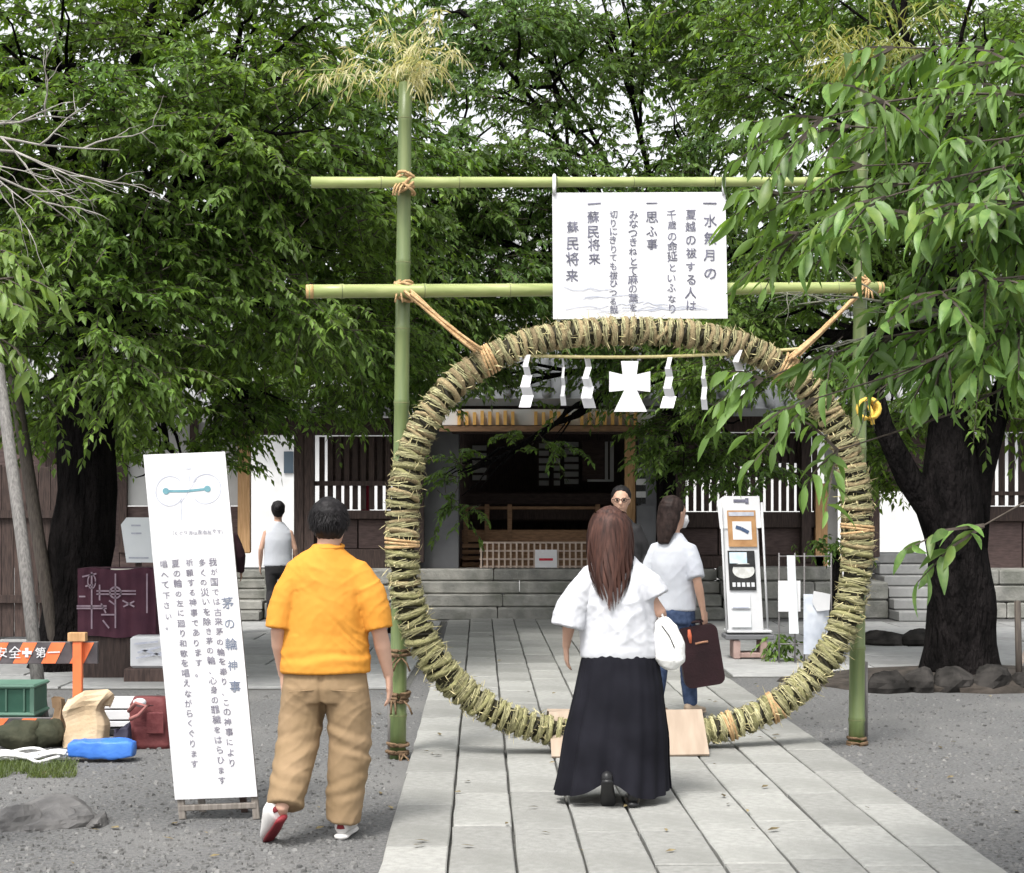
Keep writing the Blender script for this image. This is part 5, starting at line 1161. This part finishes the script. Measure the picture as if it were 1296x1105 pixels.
def shoe(par, heel, toe, up, mu, ms, L=.27, wd=.048, h=.085, trim=None):
    """heel and toe: contact points of the sole; up: rough up direction"""
    heel, toe = Vector(heel), Vector(toe); d = (toe - heel).normalized(); up = Vector(up); up = (up - d * up.dot(d)).normalized(); sd = d.cross(up)
    b = MB(); b.loft([(heel + d * L * t + up * .014, wd * k, .014) for t, k in ((0, .62), (.08, .78), (.3, .74), (.6, .98), (.8, .95), (.95, .62), (1, .35))], 14, sd, .3); so = b.build_local('sole', ms, par)
    b = MB(); b.loft([(heel + d * L * t + up * (.02 + hh / 2), wd * k, hh / 2) for t, k, hh in ((.015, .55, h * .8), (.08, .72, h), (.25, .72, h), (.45, .82, h * .78), (.65, .9, h * .55), (.85, .78, h * .42), (.97, .45, h * .3))], 16, sd, .3); u = b.build_local('shoe', mu, par); so.parent = u
    if trim: b = MB(); b.loft([(heel + d * L * .0 + up * .055, wd * .42, .012), (heel + d * L * .0 + up * .095, wd * .36, .010)], 10, sd, .3); t_ = b.build_local('heel_tab', trim, par); t_.parent = u
    return u
def folds(amp, sx, sy, sz, seed, extra=None):
    """soft undulation plus sharp-crested ridges that run in two slanting directions"""
    def f(c, n):
        v = noise.noise(Vector((c.x * sx + seed, c.y * sy, c.z * sz)))
        a = c.z + .8 * c.x; b_ = c.z - .9 * c.x; w_ = .06 * noise.noise(c * 6 + Vector((seed, 2, 0)))
        r1 = (1 - abs(noise.noise(Vector(((a + w_) * 13, (c.x - .4 * c.z) * 3.2, seed))))) ** 5; r2 = (1 - abs(noise.noise(Vector(((b_ + w_) * 12, (c.x + .4 * c.z) * 3.2, seed + 20))))) ** 5
        m1 = max(0, noise.noise(c * 4.5 + Vector((0, seed, 5))) + .25); m2 = max(0, noise.noise(c * 4.5 + Vector((seed, 9, 0))) + .25)
        return amp * (v * .8 + 1.1 * r1 * m1 + 1.1 * r2 * m2 + .18 * noise.noise(c * 38)) + (extra(c) if extra else 0)
    return f
def strands(par, name, mat, starts, paths, width=.004):
    """flat tapered hair ribbons"""
    V = []; Fc = []
    for pts, nr in paths:
        m_ = len(pts); k0 = len(V)
        for i, p in enumerate(pts):
            t = (pts[min(i + 1, m_ - 1)] - pts[max(i - 1, 0)]); s_ = t.cross(nr)
            s_ = s_.normalized() if s_.length > 1e-6 else Vector((1, 0, 0)); w_ = width * (1 - .8 * (i / (m_ - 1)) ** 2); V += [tuple(p - s_ * w_), tuple(p + s_ * w_)]
        for i in range(m_ - 1): Fc.append((k0 + 2 * i, k0 + 2 * i + 1, k0 + 2 * i + 3, k0 + 2 * i + 2))
    o = link(name, np_mesh(name, np.array(V), np.array(Fc), mat, True), None, par); o['kind'] = 'stuff'; return o
# ------------------------------------------------------------------ man in the orange shirt
mb_ = G(412, 1060); man = thing('person', 'person in orange T-shirt and loose khaki trousers walking away beside the white sign board', 'person', (mb_.x, mb_.y, .0))
def mx(px): return (px - 412) / 262
def mz(py): return (1060 - py) / 262
b = MB(); T = head(b, (.018, .01, 1.535), 1.02, yaw=-.12)
seg(b, [((.0, -.01, 1.32), .085, .075), ((.012, -.01, 1.40), .058, .058), ((.018, .0, 1.48), .054, .056)], hint=Vector((1, 0, 0)))
seg(b, [((0, 0, .82), .16, .11), ((0, 0, 1.0), .145, .10), ((0, 0, 1.2), .165, .105), ((0, 0, 1.32), .13, .085)], 20, Vector((1, 0, 0)))
RS, RE, RW = Vector((.16, 0, 1.27)), Vector((mx(481), -.03, 1.01)), Vector((mx(491), .05, .785)); LS, LE, LW = Vector((-.14, 0, 1.27)), Vector((mx(353), -.02, 1.01)), Vector((mx(356), .07, .79))
for S_, E_, W_ in ((RS, RE, RW), (LS, LE, LW)): seg(b, [(S_, .045), (S_.lerp(E_, .5), .043), (E_, .038), (E_.lerp(W_, .3), .040), (E_.lerp(W_, .75), .029), (W_, .024)])
hand(b, RW, (.05, .12, -1), (-1, .1, 0), 1.0, .55, 1); hand(b, LW, (0.02, .15, -1), (1, .1, 0), 1.0, .5, -1)
RK, RAk = Vector((mx(444), .01, .48)), Vector((mx(436), -.02, .10)); LK, LA = Vector((mx(384), .0, .50)), Vector((mx(366), -.24, .205))
for H_, K_, A_ in ((Vector((.09, 0, .86)), RK, RAk), (Vector((-.09, 0, .86)), LK, LA)): seg(b, [(H_, .085), (H_.lerp(K_, .5), .07), (K_, .052), (K_.lerp(A_, .35), .052), (A_, .036)])
seg(b, [(RAk, .036), (RAk + Vector((0, .1, -.05)), .034), (RAk + Vector((0, .17, -.06)), .03)]); seg(b, [(LA, .034), (Vector((mx(362), -.185, .135)), .028), (Vector((mx(352), -.10, .055)), .020)])
organic('body', b, m_skin, man, .0065, 3); eyes(man, T)
m_org = M('orange_jersey', (.58, .25, .038), (.64, .285, .05), scale=4, rough=.9, spec=.1, bump=.15, bscale=300, dist=.002)
b = MB(); seg(b, [((.0, .0, .815), .212, .150), ((.0, 0, .86), .214, .150), ((.0, 0, .92), .208, .140), ((.0, 0, 1.0), .202, .130), ((.004, 0, 1.15), .204, .130), ((.006, 0, 1.27), .208, .122), ((.008, -.005, 1.335), .190, .105), ((.012, -.01, 1.38), .135, .085), ((.014, -.01, 1.415), .082, .072), ((.015, -.008, 1.432), .066, .064)], 28, Vector((1, 0, 0)), .1)
seg(b, [((.06, 0, 1.33), .06, .075), ((.14, 0, 1.295), .080, .085), ((.205, -.008, 1.20), .080, .088), ((.245, -.015, 1.10), .076, .086), ((mx(480), -.02, 1.025), .070, .084)], 18, Vector((1, 0, 0)), .05)
seg(b, [((-.05, 0, 1.33), .06, .075), ((-.12, 0, 1.295), .080, .085), ((-.175, -.008, 1.20), .079, .088), ((-.208, -.015, 1.10), .074, .086), ((mx(355), -.02, 1.03), .068, .084)], 18, Vector((1, 0, 0)), .05)
def shx(c):
    e = 0
    if c.z < .96: e += .005 * math.sin((c.z - .2 * c.x) * 75 + 4 * noise.noise(c * 5)) * max(0, 1 - abs(c.z - .89) / .06)
    ln = c.z - 1.02 + 1.05 * (c.x - .10); e -= .006 * math.exp(-(ln / .022) ** 2) * max(0, 1 - abs(c.x - .09) / .11)
    ln = c.z - 1.22 + .9 * (c.x + .06); e -= .003 * math.exp(-(ln / .02) ** 2) * max(0, 1 - abs(c.x + .03) / .09)
    for sx in (-.128, .165): e -= .003 * math.exp(-((c.x - sx) / .018) ** 2) * (1 if c.z < 1.22 and c.z > 1.0 else 0)
    return e
organic('t_shirt', b, m_org, man, .007, 3, folds(.0075, 7, 7, 5, 3, shx))
MB().loft([((.015 + .068 * math.cos(a), -.008 + .066 * math.sin(a), 1.43 + .008 * math.sin(a)), .010, .012) for a in [2 * math.pi * k / 24 for k in range(24)]], 8, Vector((0, 0, 1)), closed=True).build_local('collar', m_org, man)
m_khaki = M('khaki_cotton', (.22, .15, .08), (.29, .20, .115), scale=5, rough=.85, bump=.2, bscale=200, dist=.003)
b = MB(); seg(b, [((.0, 0, .88), .185, .115), ((.0, 0, .80), .200, .128), ((.0, -.005, .74), .208, .136), ((.0, 0, .68), .20, .125)], 26, Vector((1, 0, 0)), .2)
seg(b, [((.100, 0, .74), .108, .120), ((.112, .0, .60), .106, .110), ((mx(443), .0, .46), .101, .102), ((mx(440), -.01, .30), .095, .095), ((mx(436), -.015, .16), .088, .09), ((mx(434), -.015, .085), .083, .09)], 20, Vector((1, 0, 0)), .1)
seg(b, [((-.100, 0, .74), .108, .120), ((mx(382), .0, .60), .106, .110), ((mx(378), -.03, .46), .101, .102), ((mx(373), -.11, .34), .096, .096), ((mx(369), -.17, .25), .089, .092), ((mx(368), -.205, .19), .084, .09)], 20, Vector((1, 0, 0)), .1)
def pax(c):
    e = 0
    for zc, am in ((.50, .010), (.42, .011), (.345, .012), (.27, .011), (.20, .009)):
        zz = c.z - zc + .35 * (abs(c.x) - .12) * (1 if zc > .4 else -1) + .02 * noise.noise(c * 6); mk = .55 * max(0, .5 + 1.1 * noise.noise(Vector((c.x * 7 + zc * 31, c.y * 5, zc * 9)))); e += mk * (am * math.exp(-(zz / .02) ** 2) - am * .7 * math.exp(-((zz - .034) / .018) ** 2))
    if c.y < 0: e -= .012 * math.exp(-((c.x + .01) / .014) ** 2) * (1 if .55 < c.z < .9 else 0)
    return e
organic('trousers', b, m_khaki, man, .0075, 3, folds(.0065, 6, 6, 6, 8, pax))
pk = MB()
for sx in (-1, 1): pk.box((sx * .10 + (0 if sx > 0 else 0), -.139, .735), (.12, .006, .004), Matrix.Rotation(sx * .08, 3, 'Y'), .001)
pk.build_local('pocket_seam', m_khaki, man)
m_shw = M('white_leather', (.66, .64, .62), (.74, .72, .70), scale=9, rough=.5); m_shr = M('red_rubber', (.15, .014, .02), (.22, .025, .032), scale=9, rough=.6)
shoe(man, (mx(433), -.07, .002), (mx(441), .2, .002), (0, 0, 1), m_shw, m_shw, trim=m_shr); shoe(man, (mx(369), -.265, .135), (mx(345), -.075, -.01), (-.7, .5, .55), m_shw, m_shr, trim=m_shr, h=.105)
b = MB(); q = Quaternion(Vector((0, 0, 1)), -.12)
b.loft([((.018, -.0, 1.655), .045, .055), ((.018, -.005, 1.64), .07, .082), ((.018, -.006, 1.60), .092, .106), ((.018, -.012, 1.55), .088, .102), ((.018, -.024, 1.515), .080, .082), ((.018, -.03, 1.485), .070, .058), ((.018, -.035, 1.468), .05, .04)], 24, Vector((1, 0, 0)), .4)
def hairn(c, n): return .004 * noise.noise(c * 30) + .003 * noise.noise(c * 75)
organic('hair', b, m_hairB, man, .006, 1, hairn)
rh = random.Random(5); paths = []
for i in range(2300):
    th = rh.uniform(math.pi * .95, math.pi * 2.05); ph = rh.uniform(-.45, 1.57); c0 = Vector((.018, -.008, 1.56)); d = Vector((math.cos(th) * math.cos(ph), math.sin(th) * math.cos(ph), math.sin(ph))); p = c0 + Vector((d.x * .094, d.y * .100, d.z * .098)); dn = (Vector((0, 0, -1)) - d * (-d.z)).normalized(); g_ = dn * .9 + d * .28 + Vector((rh.gauss(0, .25), rh.gauss(0, .2), rh.gauss(0, .25))); g_.normalize(); L = rh.uniform(.007, .015); paths.append(([p, p + g_ * L, p + g_ * L * 1.6 + dn * L * .7], d))
strands(man, 'hair_strands', m_hairB, None, paths, .0022)
man.scale = (1, 1, .982)
# ------------------------------------------------------------------ woman in white top and long black skirt
wb_ = G(775, 1012, .04); wo = thing('person', 'person with long brown hair, loose white top and long black skirt walking to the ring', 'person', (wb_.x, wb_.y, .04))
WS = F / wb_.y
def wx(px): return (px - 775) / WS
def wz(py): return (1012 - py) / WS
b = MB(); T = head(b, (-.015, .03, 1.475), .95)
seg(b, [((.01, 0, 1.24), .075, .07), ((-.005, .0, 1.34), .048, .05), ((-.012, .015, 1.42), .046, .05)], hint=Vector((1, 0, 0)))
seg(b, [((.02, 0, .78), .17, .12), ((.02, 0, .95), .13, .095), ((.015, 0, 1.12), .15, .10), ((.012, 0, 1.25), .12, .08)], 20, Vector((1, 0, 0)))
LS, LE, LW = Vector((-.12, 0, 1.20)), Vector((wx(721), .0, .99)), Vector((wx(717), .08, .83)); RS, RE, RW = Vector((.13, 0, 1.20)), Vector((.252, -.03, 1.03)), Vector((wx(839), .10, .965))
for S_, E_, W_ in ((RS, RE, RW), (LS, LE, LW)): seg(b, [(S_, .045), (S_.lerp(E_, .5), .040), (E_, .034), (E_.lerp(W_, .3), .034), (E_.lerp(W_, .75), .025), (W_, .021)])
hand(b, LW, (.05, .15, -1), (1, .2, 0), .88, .5, -1); hand(b, RW, (-.05, .75, -.5), (-1, .0, -.2), .88, .8, 1)
for sx, K_, A_ in ((-1, Vector((-.07, .0, .42)), Vector((wx(766), -.235, .15))), (1, Vector((.09, .04, .44)), Vector((wx(797), -.15, .07)))): H_ = Vector((sx * .09 + .02, 0, .82)); seg(b, [(H_, .085), (H_.lerp(K_, .5), .068), (K_, .048), (K_.lerp(A_, .35), .047), (A_, .03)])
organic('body', b, m_skin, wo, .0068, 3); eyes(wo, T, .95)
m_wht = M('white_cotton', (.50, .51, .545), (.56, .57, .60), scale=4, rough=.9, spec=.1, bump=.1, bscale=250, dist=.002)
b = MB(); seg(b, [((wx(785), .0, .785), .212, .150), ((wx(785), 0, .82), .216, .154), ((.035, 0, .95), .205, .148), ((.03, 0, 1.10), .205, .140), ((.02, 0, 1.18), .195, .125), ((.012, 0, 1.255), .165, .10), ((.005, .0, 1.32), .11, .08), ((0, .005, 1.365), .075, .065)], 28, Vector((1, 0, 0)), .1)
seg(b, [((-.04, 0, 1.285), .045, .075), ((-.11, 0, 1.235), .058, .085), ((-.175, -.01, 1.14), .072, .095), ((-.215, -.015, 1.05), .084, .11), ((wx(719), -.02, .955), .090, .118)], 18, Vector((1, 0, -.3)), .05)
seg(b, [((.06, 0, 1.285), .045, .075), ((.13, 0, 1.24), .058, .085), ((.19, -.01, 1.18), .072, .105), ((.225, -.015, 1.115), .078, .112)], 18, Vector((1, 0, 0)), .05)
def wtx(c):
    e = 0
    if c.z < .86: return 0
    for k, (x0, z0, sl) in enumerate(((-.16, 1.0, 2.2), (-.09, 1.05, 3), (.14, 1.05, -2.4), (.20, 1.0, -1.6), (.06, .9, 6), (-.03, .9, -7))):
        ln = (c.x - x0) - (c.z - z0) / sl * .6; e += .012 * math.exp(-(ln / .024) ** 2) * max(0, 1 - abs(c.z - z0) / .24) * min(1, (c.z - .86) / .06) * (1 if k % 2 == 0 else -1)
    return e
organic('blouse', b, m_wht, wo, .0075, 3, folds(.0085, 8, 7, 3.0, 21, wtx))
m_skirt = M('black_crepe', (.006, .006, .009), (.012, .012, .017), scale=5, rough=.85, spec=.12)
def skirt(u, v):
    z = .84 + (.055 - .84) * v; hw = np.interp(v, [0, .1, .3, .6, 1], [.185, .205, .232, .268, .298]); dp = np.interp(v, [0, .1, .3, .6, 1], [.13, .15, .17, .2, .24]); cx = np.interp(v, [0, .3, 1], [.040, .034, -.008]); th = 2 * math.pi * u
    pl = 1 + v * (.075 * math.sin(9 * th + 1.6 * math.sin(2 * th) + 1.5 * v) * (.5 + .5 * math.sin(1.7 * th + 1)) + .035 * math.sin(17 * th + 2 + v)) + .012 * (1 - v) * math.sin(26 * th) + .02 * noise.noise(Vector((math.cos(th) * 2, math.sin(th) * 2, v * 4)))
    return Vector((cx + hw * pl * math.cos(th), -.01 + dp * pl * math.sin(th) - .03 * v, z + .012 * v * math.sin(3 * th + 1) + .075 * v ** 4 * math.exp(-((th - 4.64) / .33) ** 2)))
MB().grid(skirt, 120, 40).build_local('skirt', m_skirt, wo)
m_bsh = M('black_leather', (.012, .012, .013), (.02, .02, .021), scale=9, rough=.4)
shoe(wo, (wx(764), -.33, .15), (wx(767), -.20, .0), (0, .6, .8), m_bsh, m_bsh, L=.235, wd=.042, h=.07); shoe(wo, (wx(797), -.25, .002), (wx(800), .0, .002), (0, 0, 1), m_bsh, m_bsh, L=.235, wd=.042, h=.07)
b = MB(); b.loft([((-.015, .005, 1.598), .05, .055), ((-.015, .0, 1.58), .085, .085), ((-.015, -.006, 1.53), .112, .105), ((-.013, -.015, 1.46), .124, .108), ((-.012, -.035, 1.38), .126, .100), ((-.012, -.06, 1.30), .112, .085), ((-.010, -.085, 1.23), .088, .065), ((-.010, -.105, 1.18), .055, .042), ((-.012, -.118, 1.14), .025, .02)], 26, Vector((1, 0, 0)), .4)
def hwn(c, n): th = math.atan2(c.y + .02, c.x + .013); return .010 * noise.noise(Vector((th * 5, c.z * 1.2, 3))) + .006 * noise.noise(Vector((th * 14, c.z * 2, 8)))
for i_, v_ in enumerate(b.v): b.v[i_] = Vector((-.013 + (v_.x + .013) * .86, v_.y * .95 , v_.z))
organic('hair', b, m_hairBr, wo, .007, 2, hwn)
paths = []; prof = ((1.597, .05, .055, .005), (1.58, .087, .088, 0), (1.53, .115, .108, -.006), (1.46, .128, .112, -.015), (1.38, .130, .104, -.035), (1.30, .122, .09, -.06), (1.23, .112, .076, -.085), (1.17, .092, .056, -.112), (1.10, .066, .036, -.135), (1.0, .04, .03, -.15))
for i in range(2600):
    th = rh.uniform(math.pi * .93, math.pi * 2.07); pts = []; end = rh.uniform(.6, 1.08) if i % 3 else rh.uniform(.5, .8); kk = rh.uniform(.97, 1.06); ph = rh.uniform(0, 6)
    edge_ = abs(math.cos(th)); end *= (1 - .16 * edge_)
    for j in range(13):
        t = j / 12 * end; z = 1.597 - t * .52; rx, ry, cy = [float(np.interp(-z, [-q[0] for q in prof], [q[m_] for q in prof])) for m_ in (1, 2, 3)]
        cl_ = round(th * 6) / 6; a = th + (cl_ - th) * .55 * min(1, t * 1.5) + (.04 + .12 * t) * math.sin(t * 9 + cl_ * 7 + ph * .25); k2_ = kk * (1 + .05 * t * math.sin(t * 14 + cl_ * 11)); pts.append(Vector((-.013 + rx * .92 * k2_ * math.cos(a), cy + ry * k2_ * math.sin(a), z)))
    paths.append((pts, Vector((math.cos(th), math.sin(th), 0))))
strands(wo, 'hair_strands', m_hairBr, None, paths, .0030)
wo.scale = (1, 1, .965)
# her white handbag
hb = thing('handbag', 'rounded white shoulder bag at the side of the person in the long black skirt', 'handbag', (wb_.x + wx(846), wb_.y - .06, wz(846) + .04))
m_wl = M('white_grained_leather', (.70, .70, .68), (.76, .76, .74), scale=9, rough=.5, bump=.2, bscale=60)
b = MB(); b.loft([((-.010, .0, .01), .045, .04), ((0, 0, .05), .082, .058), ((.0, 0, .13), .084, .055), ((-.02, 0, .21), .064, .04), ((-.045, 0, .265), .035, .025)], 22, Vector((1, 0, 0)), .4); organic('bag_body', b, m_wl, hb, .007, 3, folds(.004, 9, 9, 9, 2))
MB().tube([(-.045, -.035, .235), (-.005, -.05, .18), (.02, -.058, .12)], .003, 5).build_local('zip', m_black, hb)
dst = Vector((wb_.x + RW.x, wb_.y + RW.y, RW.z + .04)) - hb.location
MB().tube([(-.03, .0, .26), (-.05, .01, .33), tuple(dst + Vector((-.01, -.01, .035))), tuple(dst + Vector((.02, .03, .01))), (-.06, .03, .30), (-.05, .015, .25)], .006, 6).build_local('strap', m_wl, hb)
# ------------------------------------------------------------------ generic figure for the people farther away
def figure(label, base, rz, Ht, top_mat, low_mat, hair_mat, hair='short', sleeve='short', arms=(0, 0), shoes=m_bsh, vox=.010, top_folds=.008, stride=.08, lean=0.0, jacket=False, head_yaw=0.0):
    k = Ht / 1.65; root = thing('person', label, 'person', tuple(base), rz=rz); b = MB()
    def P(x, y, z): return Vector((x, y + lean * z, z)) * k
    T = head(b, P(0, .02, 1.525), k, yaw=head_yaw)
    seg(b, [(P(0, -.01, 1.28), .08 * k, .07 * k), (P(0, -.005, 1.39), .052 * k), (P(0, .01, 1.47), .05 * k)], hint=Vector((1, 0, 0)))
    seg(b, [(P(0, 0, .80), .155 * k, .105 * k), (P(0, 0, 1.0), .13 * k, .095 * k), (P(0, 0, 1.18), .155 * k, .10 * k), (P(0, 0, 1.30), .12 * k, .08 * k)], 18, Vector((1, 0, 0)))
    AR = {}
    for sx, sw in ((-1, arms[0]), (1, arms[1])):
        S_, E_, W_ = P(sx * .15, 0, 1.25), P(sx * .225, -.03 + .1 * sw, 1.02), P(sx * .235, .05 + .28 * sw, .80 + .08 * abs(sw)); AR[sx] = (S_, E_, W_)
        seg(b, [(S_, .046 * k), (S_.lerp(E_, .5), .04 * k), (E_, .034 * k), (E_.lerp(W_, .3), .035 * k), (W_, .022 * k)], 12); hand(b, W_, (W_ - E_).normalized(), (-sx, .1, 0), .95 * k, .55, sx)
    LG = []
    for sx in (-1, 1):
        st = stride * sx; H_, K_, A_ = P(sx * .085, 0, .84), P(sx * .09, st * .5 + .02, .47), P(sx * .09, st * 1.3, .08); LG.append((H_, K_, A_)); seg(b, [(H_, .082 * k), (K_, .052 * k), (K_.lerp(A_, .35), .05 * k), (A_, .035 * k)], 12)
    organic('body', b, m_skin, root, vox, 3); eyes(root, T, k)
    b = MB(); wd = .03 if jacket else .0
    seg(b, [(P(0, 0, .80), (.185 + wd) * k, .125 * k), (P(0, 0, .95), (.18 + wd) * k, .122 * k), (P(0, 0, 1.15), (.19 + wd) * k, .125 * k), (P(0, 0, 1.25), .172 * k, .11 * k), (P(0, -.005, 1.315), .125 * k, .085 * k), (P(0, -.003, 1.385), .068 * k, .062 * k)], 22, Vector((1, 0, 0)), .1)
    if sleeve != 'none':
        for sx in (-1, 1):
            S_, E_, W_ = AR[sx]; e = E_.lerp(S_, .12) if sleeve == 'short' else W_; pts = [(P(sx * .06, 0, 1.285), .05 * k, .07 * k), (P(sx * .135, 0, 1.26), .06 * k, .072 * k), (S_.lerp(E_, .45), .062 * k, .072 * k)] + ([(E_, .058 * k, .06 * k)] if sleeve == 'long' else []) + [(e, (.062 if sleeve == 'short' else .042) * k, (.07 if sleeve == 'short' else .042) * k)]
            seg(b, pts, 14, Vector((1, 0, 0)), .05)
    organic('top', b, top_mat, root, vox, 3, folds(top_folds * .7, 9, 8, 5, hash(label) % 17))
    b = MB(); seg(b, [(P(0, 0, .88), .165 * k, .112 * k), (P(0, 0, .78), .18 * k, .122 * k), (P(0, 0, .70), .172 * k, .115 * k)], 20, Vector((1, 0, 0)), .2)
    for H_, K_, A_ in LG: seg(b, [(H_ - Vector((0, 0, .08)), .092 * k), (H_.lerp(K_, .6), .08 * k), (K_, .066 * k), (K_.lerp(A_, .5), .06 * k), (A_ + Vector((0, 0, .01)), .052 * k)], 14)
    organic('trousers', b, low_mat, root, vox, 3, folds(.006, 8, 8, 7, 4))
    for H_, K_, A_ in LG: shoe(root, (A_.x, A_.y - .06, .002), (A_.x + (.02 if A_.x > 0 else -.02), A_.y + .2, .002), (0, 0, 1), shoes, shoes, L=.25 * k, h=.075)
    b = MB(); c = P(0, .0, 1.545); q = Quaternion(Vector((0, 0, 1)), head_yaw)
    def HP(x, y, z): return c + q @ (Vector((x, y, z)) * k)
    b.loft([(HP(0, .0, .108), .045 * k, .055 * k), (HP(0, -.004, .09), .072 * k, .08 * k), (HP(0, -.012, .045), .092 * k, .098 * k), (HP(0, -.028, .0), .090 * k, .080 * k), (HP(0, -.045, -.05), .078 * k, .055 * k), (HP(0, -.052, -.09), .05 * k, .03 * k)], 20, q @ Vector((1, 0, 0)), .4)
    if hair == 'long': b.loft([(HP(0, -.03, .03), .094 * k, .085 * k), (HP(0, -.05, -.06), .10 * k, .075 * k), (HP(0, -.075, -.15), .09 * k, .055 * k), (HP(0, -.10, -.24), .055 * k, .03 * k)], 18, q @ Vector((1, 0, 0)), .4)
    if hair == 'bun': b.ball(HP(0, -.11, .03), .045 * k, 14, 10)
    organic('hair', b, hair_mat, root, vox * .8, 2, lambda c_, n_: .006 * noise.noise(Vector((c_.x * 40, c_.y * 40, c_.z * 12))))
    return root, T, AR, k
m_white2 = M('white_tee', (.48, .50, .55), (.54, .56, .60), scale=4, rough=.9, spec=.1); m_jean = M('blue_denim', (.03, .05, .105), (.06, .09, .17), scale=30, rough=.85); m_navy = M('navy_denim', (.018, .022, .04), (.035, .04, .065), scale=30, rough=.85)
m_blk = M('black_cloth', (.012, .012, .013), (.026, .025, .027), scale=5, rough=.8); m_tan = M('tan_shoe', (.40, .30, .22), (.5, .4, .3), scale=9, rough=.6)
pB = G(852, 906, .04); w2, T2, AR2, k2 = figure('person in white T-shirt and blue jeans beyond the ring, carrying a dark bag', (pB.x, pB.y, .04), -.6, 1.62, m_white2, m_jean, M('dark_brown_hair', (.014, .009, .008), (.035, .023, .02), scale=30, rough=.6, spec=.15), hair='long', arms=(.1, -.05), shoes=m_tan, vox=.009, head_yaw=-.35)
# face mask of that person
b = MB(); b.loft([(T2(0, .07, -.02), .055, .045), (T2(0, .082, -.055), .052, .045), (T2(0, .07, -.095), .035, .035)], 14, Quaternion(Vector((0, 0, 1)), -.35) @ Vector((1, 0, 0)), .3); b.build_local('face_mask', m_white, w2)
# dark bag in their hand
hd = Matrix.Rotation(-.6, 3, 'Z') @ AR2[1][2] + Vector((pB.x, pB.y, .04))
cb = thing('carry_bag', 'dark burgundy rectangular bag with rounded corners held by the person in jeans', 'bag', tuple(W(890, 868, hd.y - .02)))
m_cb = M('dark_burgundy', (.017, .006, .008), (.03, .010, .013), scale=6, rough=.6, bump=.15)
def rrect(x0, y0, x1, y1, r, n=6):
    o = []
    for cx_, cy_, a0 in ((x1 - r, y0 + r, -90), (x1 - r, y1 - r, 0), (x0 + r, y1 - r, 90), (x0 + r, y0 + r, 180)): o += [(cx_ + r * math.cos(R(a0 + 90 * k / n)), cy_ + r * math.sin(R(a0 + 90 * k / n))) for k in range(n + 1)]
    return o
def rot_(p, c, a): x, y = p[0] - c[0], p[1] - c[1]; return (c[0] + x * math.cos(a) - y * math.sin(a), c[1] + x * math.sin(a) + y * math.cos(a))
poly = [rot_(p, (889, 830), -.16) for p in rrect(862, 792, 913, 869, 9)]
extrude(poly, lambda x, y: W(x, y, hd.y - .06), .12).build('bag_body', m_cb, cb)
hp = [W(872, 797, hd.y), W(874, 788, hd.y), hd + Vector((0, 0, -.075)), W(884, 785, hd.y), W(890, 794, hd.y)]
MB().tube(hp, .011, 7).build('handle', m_cb, cb); MB().tube([W(880, 815, hd.y - .063), W(888, 813, hd.y - .066), W(896, 812, hd.y - .063)], .008, 6).build('buckle', M('brass', (.4, .2, .12), (.5, .28, .18), scale=9, rough=.4), cb)
MB().loft([(W(872, 797, hd.y - .07), .010, .006), (W(873, 805, hd.y - .072), .016, .007), (W(874, 814, hd.y - .07), .008, .005)], 10).build('charm', M('red_charm', (.55, .10, .05), (.65, .16, .08), scale=9, rough=.6), cb)
# man in dark clothes coming towards the ring
pD = Vector((W(786, 0, 16.0).x, 16.0, .04)); fm, T3, AR3, k3 = figure('person in black jacket and glasses facing the ring, behind the long-haired person', tuple(pD), math.pi - .1, 1.74, m_blk, m_navy, m_hairB, sleeve='long', arms=(.1, -.1), vox=.010, jacket=True)
b = MB()
for sx in (-1, 1): b.tube([T3(sx * .032 + .026 * math.cos(a), .098, .004 + .018 * math.sin(a)) for a in [2 * math.pi * q / 14 for q in range(14)]], .0035, 5, closed=True); b.tube([T3(sx * .058, .095, .01), T3(sx * .078, .04, .012), T3(sx * .08, -.02, .01)], .003, 5)
b.tube([T3(-.008, .104, .008), T3(.008, .104, .008)], .003, 5); b.build_local('glasses', m_black, fm)
# far person in white sleeveless top, on the pavement by the doorway steps
figure('person in white sleeveless top with dark hair in a bun by the corridor doorway', (W(352, 0, 21.6).x, 21.6, .03), .12, 1.62, m_white2, m_blk, m_hairB, hair='bun', sleeve='none', arms=(.05, .1), vox=.012)
figure('person in dark maroon clothes mostly hidden behind the white sign board', (W(283, 0, 20.3).x, 20.3, .03), .3, 1.55, M('dark_maroon_cloth', (.02, .008, .012), (.04, .016, .022), scale=5, rough=.85), m_blk, m_hairB, sleeve='long', vox=.013)
